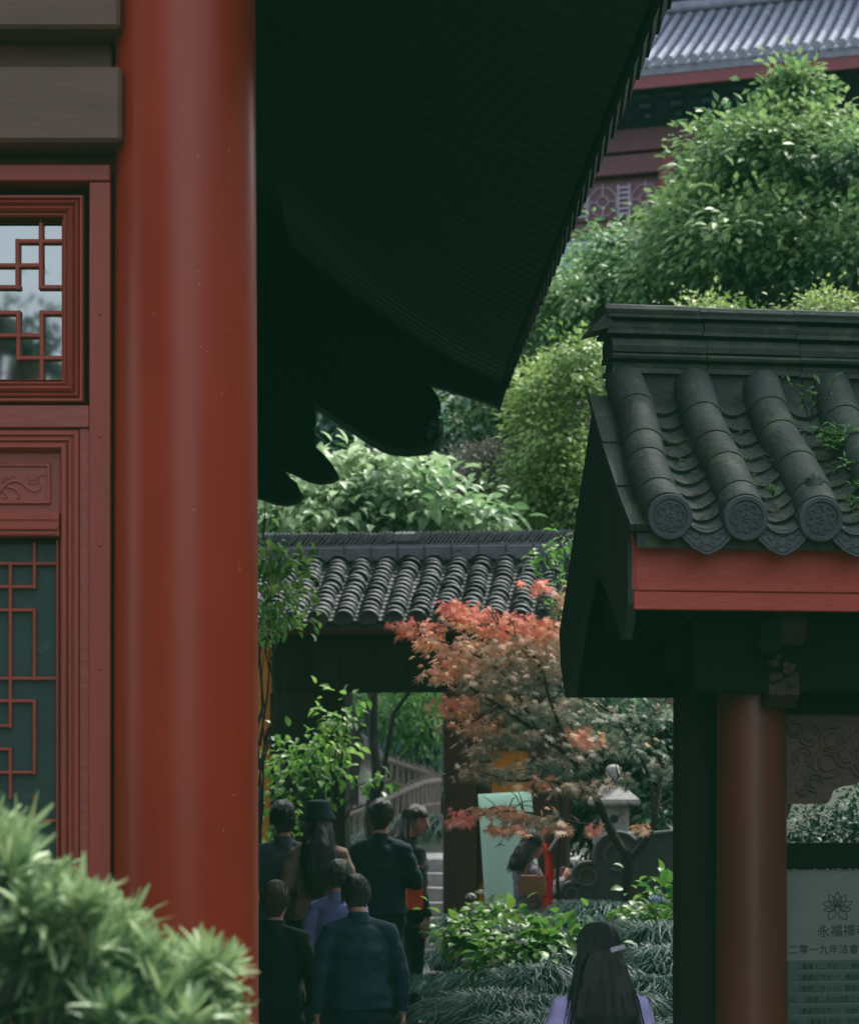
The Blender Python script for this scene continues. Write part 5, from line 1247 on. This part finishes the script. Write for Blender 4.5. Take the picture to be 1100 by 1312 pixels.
C_dkblue = cloth('navy_cloth', (.014,.030,.042), (.009,.020,.030)); C_black = cloth('black_cloth', (.010,.018,.018), (.006,.011,.011))
C_grey = cloth('slate_cloth', (.060,.075,.095), (.04,.052,.068)); C_lav = cloth('lavender_cloth', (.17,.17,.36), (.12,.13,.29)); C_lav2 = cloth('pale_lavender_cloth', (.46,.42,.72), (.37,.34,.62))
C_tan = cloth('tan_cloth', (.24,.17,.13), (.17,.12,.095)); C_navy2 = cloth('teal_navy_cloth', (.020,.048,.070), (.012,.03,.046)); C_hat = cloth('dark_teal_felt', (.012,.030,.038), (.008,.02,.026))
C_dkgrn = cloth('charcoal_cloth', (.014,.022,.022), (.009,.015,.015)); H_brown = mat('brown_cropped_hair', (.07,.035,.028), (.035,.022,.019), scale=60, rough=.6, bump=.5)
def zpx(py, D): return CZ+(HY-py)*D/F
person('man in slate grey short sleeved shirt, back turned, beside the big red column', (362-CX)*16.7/F, 16.7, zpx(1026,16.7), 1.75, 12, C_grey, C_dkgrn, sleeve='short', bulk=1.05)
person('woman in dark hat and tan top with long black hair down her back', (408-CX)*16.4/F, 16.4, zpx(1024,16.4)-.03, 1.68, 0, C_tan, C_black, hair='long', hw=.66, hat=C_hat, arms=('front','front'))
person('tall man in black jacket seen from behind, in the middle of the group', (487-CX)*17.1/F, 17.1, zpx(1023,17.1), 1.76, -9, C_dkblue, C_black, bulk=1.08, arms=('front','front'), turn=-12)
p4, J4, U4 = person('woman in dark coat looking to the side, orange bag at her hip', (524-CX)*17.7/F, 17.7, zpx(1030,17.7), 1.70, -62, C_dkgrn, C_black, hair='bob', nod=14, arms=('down','down'), turn=-50, coat=.2)
person('person in lavender shirt with bowed head, behind the navy jacket', (431-CX)*14.6/F, 14.6, zpx(1099,14.6), 1.50, -8, C_lav, C_dkgrn, nod=20, lean=6, bulk=.98)
person('person in navy jacket with bowed head, nearest of the walking group', (462-CX)*12.4/F, 12.4, zpx(1117,12.4), 1.50, 13, C_navy2, C_dkblue, nod=22, lean=8, bulk=1.12, sleeve='long')
person('dark clothed person with cropped brown hair right beside the big red column', (352-CX)*12.8/F, 12.8, zpx(1129,12.8), 1.46, -16, C_black, C_black, hairm=H_brown, bulk=1.15)
p8, J8, U8 = person('woman in striped grey top and dark skirt raising a phone behind the maple', (675-CX)*17.9/F, 17.9, zpx(1036,17.9), 1.50, -68, mat('tmp_stripe', (.36,.34,.40), (.12,.12,.16), scale=34, rough=.85, bump=.2, stretch=(.02,.02,1)), C_dkblue, hair='bob', nod=16, arms=('phone','phone'), skirt=True)
person('girl with long black hair and lavender top, back turned, at the lower right', (768-CX)*8.9/F, 8.9, zpx(1182,8.9), 1.52, 8, C_lav2, C_black, hair='long', nod=4, bulk=1.0, hl=.62, turn=6)
# hair clip on the girl
gc = P(791,1216,8.73); hcp = thing('hair_clip', gc, 'silver hair clip in the black hair of the girl in lavender', 'hair clip')
mb = MB(); mb.box(gc, (.060,.012,.022), Matrix.Rotation(R(-14),3,'Y'), .005); mb.build('clasp', mat('clip_silver', (.45,.45,.52), (.3,.3,.36), scale=20, rough=.3, bump=.2, metal=.4), hcp)
# bags
def bag(name, label, c, w_, h_, d_, m, cat, rz, handle):
    root = thing(name, c, label, cat, R(rz)); mb = MB()
    mb.prism([(-w_/2,0),(w_/2,0),(w_/2*1.08,h_*.5),(w_/2*.94,h_),(-w_/2*.94,h_),(-w_/2*1.08,h_*.5)], (0,-d_/2,-h_), (1,0,0), (0,0,1), (0,d_,0)); mb.build('pouch', m, root, False, True)
    mb = MB(); mb.tube([Vector((-w_*.3,0,0)), Vector((-w_*.22,0,handle*.7)), Vector((0,0,handle)), Vector((w_*.22,0,handle*.7)), Vector((w_*.3,0,0))], .006, 6); mb.build('handle', m, root, True, True)
    return root
C_or = mat('orange_bag_cloth', (.85,.10,.025), (.7,.075,.02), scale=9, rough=.6, bump=.15); C_tb = mat('tan_bag_leather', (.42,.22,.11), (.33,.16,.08), scale=9, rough=.5, bump=.15); C_rd = mat('red_scarf_cloth', (.72,.035,.02), (.6,.025,.015), scale=9, rough=.7, bump=.1)
bag('shopping_bag', 'bright orange carrier bag hanging behind the man in the black jacket', P(531,1122,17.35), .115, .25, .07, C_or, 'bag', 10, .10)
bag('shoulder_bag', 'tan leather shoulder bag on the hip of the woman in stripes', P(682,1122,17.6), .19, .14, .07, C_tb, 'bag', -12, .10)
sc_ = thing('red_scarf', P(700,1090,17.62), 'long bright red cloth hanging from the hands of the woman in stripes', 'scarf')
mb = MB(); rs = []
for i in range(9):
    t = i/8; a = P(694+3*t+3*math.sin(t*5), 1082+84*t, 17.62); b_ = P(702+10*t+3*math.sin(t*5), 1080+86*t, 17.62)
    rs.append([a, a.lerp(b_,.33)+Vector((0,-.03,0)), a.lerp(b_,.66)+Vector((0,.02,0)), b_, b_+Vector((0,.012,0)), a+Vector((0,.012,0))])
mb.rings(rs); mb.build('cloth', C_rd, sc_, True)
ph = thing('phone', P(709,1081,17.6), 'white phone held up by the woman in stripes', 'phone')
mb = MB(); mb.box(P(709,1081,17.6), (.018,.075,.14), Matrix.Rotation(R(35),3,'Y'), .004); mb.build('case', mat('phone_case', (.5,.5,.52), rough=.3, bump=0), ph)

# ------------------------------------------------------------------ unseen halls and a tree, added to cut sky light and shade the near scene
def sky_blocker(label, x0, x1, y0, y1, h):  # added out of view; the gap between them leaves one streak on the column
    r_ = thing('sky_blocker_hall', ((x0+x1)/2, (y0+y1)/2, -.15), label, 'temple hall')
    mb = MB(); mb.bx(x0, x1, y0, y1, -.2, h); mb.build('wall', M_farmaroon, r_)
    mb = MB(); xm = (x0+x1)/2
    mb.prism([(x0-1.2,h-.2),(xm,h+3.2),(x1+1.2,h-.2),(x1+1.2,h-.35),(xm,h+3.0),(x0-1.2,h-.35)], (0,y0-1,0), (1,0,0), (0,0,1), (0,y1-y0+2,0)); rf = mb.build('roof', M_tile, r_)
    xe = x1 if abs(x1) < abs(x0) else x0
    y = y0+1
    while y < y1:
        mb = MB(); mb.lathe((xe+(.9 if xe == x1 else -.9), y, 0), [(.24,-.2),(.22,h-.2)], 20); mb.build('column', M_col, r_, True)
        mb = MB(); mb.bx(xe-.04, xe+.04, y+.5, y+2.0, .5, h-1.2); mb.build('door', M_door, r_)
        y += 3
sky_blocker('unseen hall added to block sky light, to the left behind the viewer', -20, -6.6, -18, 3, 8)
sky_blocker('unseen hall added to block sky light, to the right of the viewer', 9.6, 20, -17, 21, 8)
st_ = thing('added_shade_tree', (7.2,13.5,-.1), 'unseen tall tree added beside the pavilion to shade it', 'tree')  # added off-frame to keep sun off the pavilion and sky off the column
mb = MB(); limb(mb, (7.2,13.5,-.2), (6.4,13,5), .28, .2, .04); limb(mb, (6.4,13,5), (4.2,12,8.6), .2, .06, .06); limb(mb, (6.4,13,5), (3.4,15.5,9.2), .2, .06, .06); limb(mb, (6.4,13,5), (7.5,14,9), .18, .05, .06)
mb.build('trunk', M_bark, st_, True)
crown('crown', G8, st_, [((4.0,11.6,9.0),(2.3,2.2,1.3),3),((3.3,15.6,9.6),(1.7,1.8,1.1),2),((7.3,14,9.2),(2.2,2.2,1.3),2),((7.8,10,4.5),(1.5,2.6,3.4),2.5),((8.2,16,4.5),(1.5,3,3.4),2.5)], 950, 26, .17, .10, clump=.35, shell=.2)

PPw, AAw = [], []
for k in range(380):
    i = random.choice((0,0,1,1,1,2,2,2,2,3,3)); uc = (tubes_u[i]+tubes_u[i+1])/2; w_, z_ = slope(random.uniform(.02,.75)); du = random.gauss(0,.035)
    PPw.append(tuple(PM @ (Vector((uc+du, w_, z_))+nrm*(-.012+.02*abs(du)/.05)))); AAw.append((random.gauss(0,1), random.gauss(0,.5), random.gauss(0,.5)))
PPw = np.array(PPw); AAw = np.array(AAw)
lo_ = leaves_obj('leaf_litter', leafmat('litter_leaf', [(.10,.05,.025),(.22,.19,.08),(.12,.26,.06)], rough=.6), None, PPw, AAw, np.array([0,-.6,.8])+rng.normal(0,.25,(len(PPw),3)), .010+.022*rng.random(len(PPw)), .004+.004*rng.random(len(PPw)), rng.random(len(PPw)))
tag(lo_, 'small dry leaves, moss bits and straw scattered in the pavilion tile troughs', None, None, 'stuff')
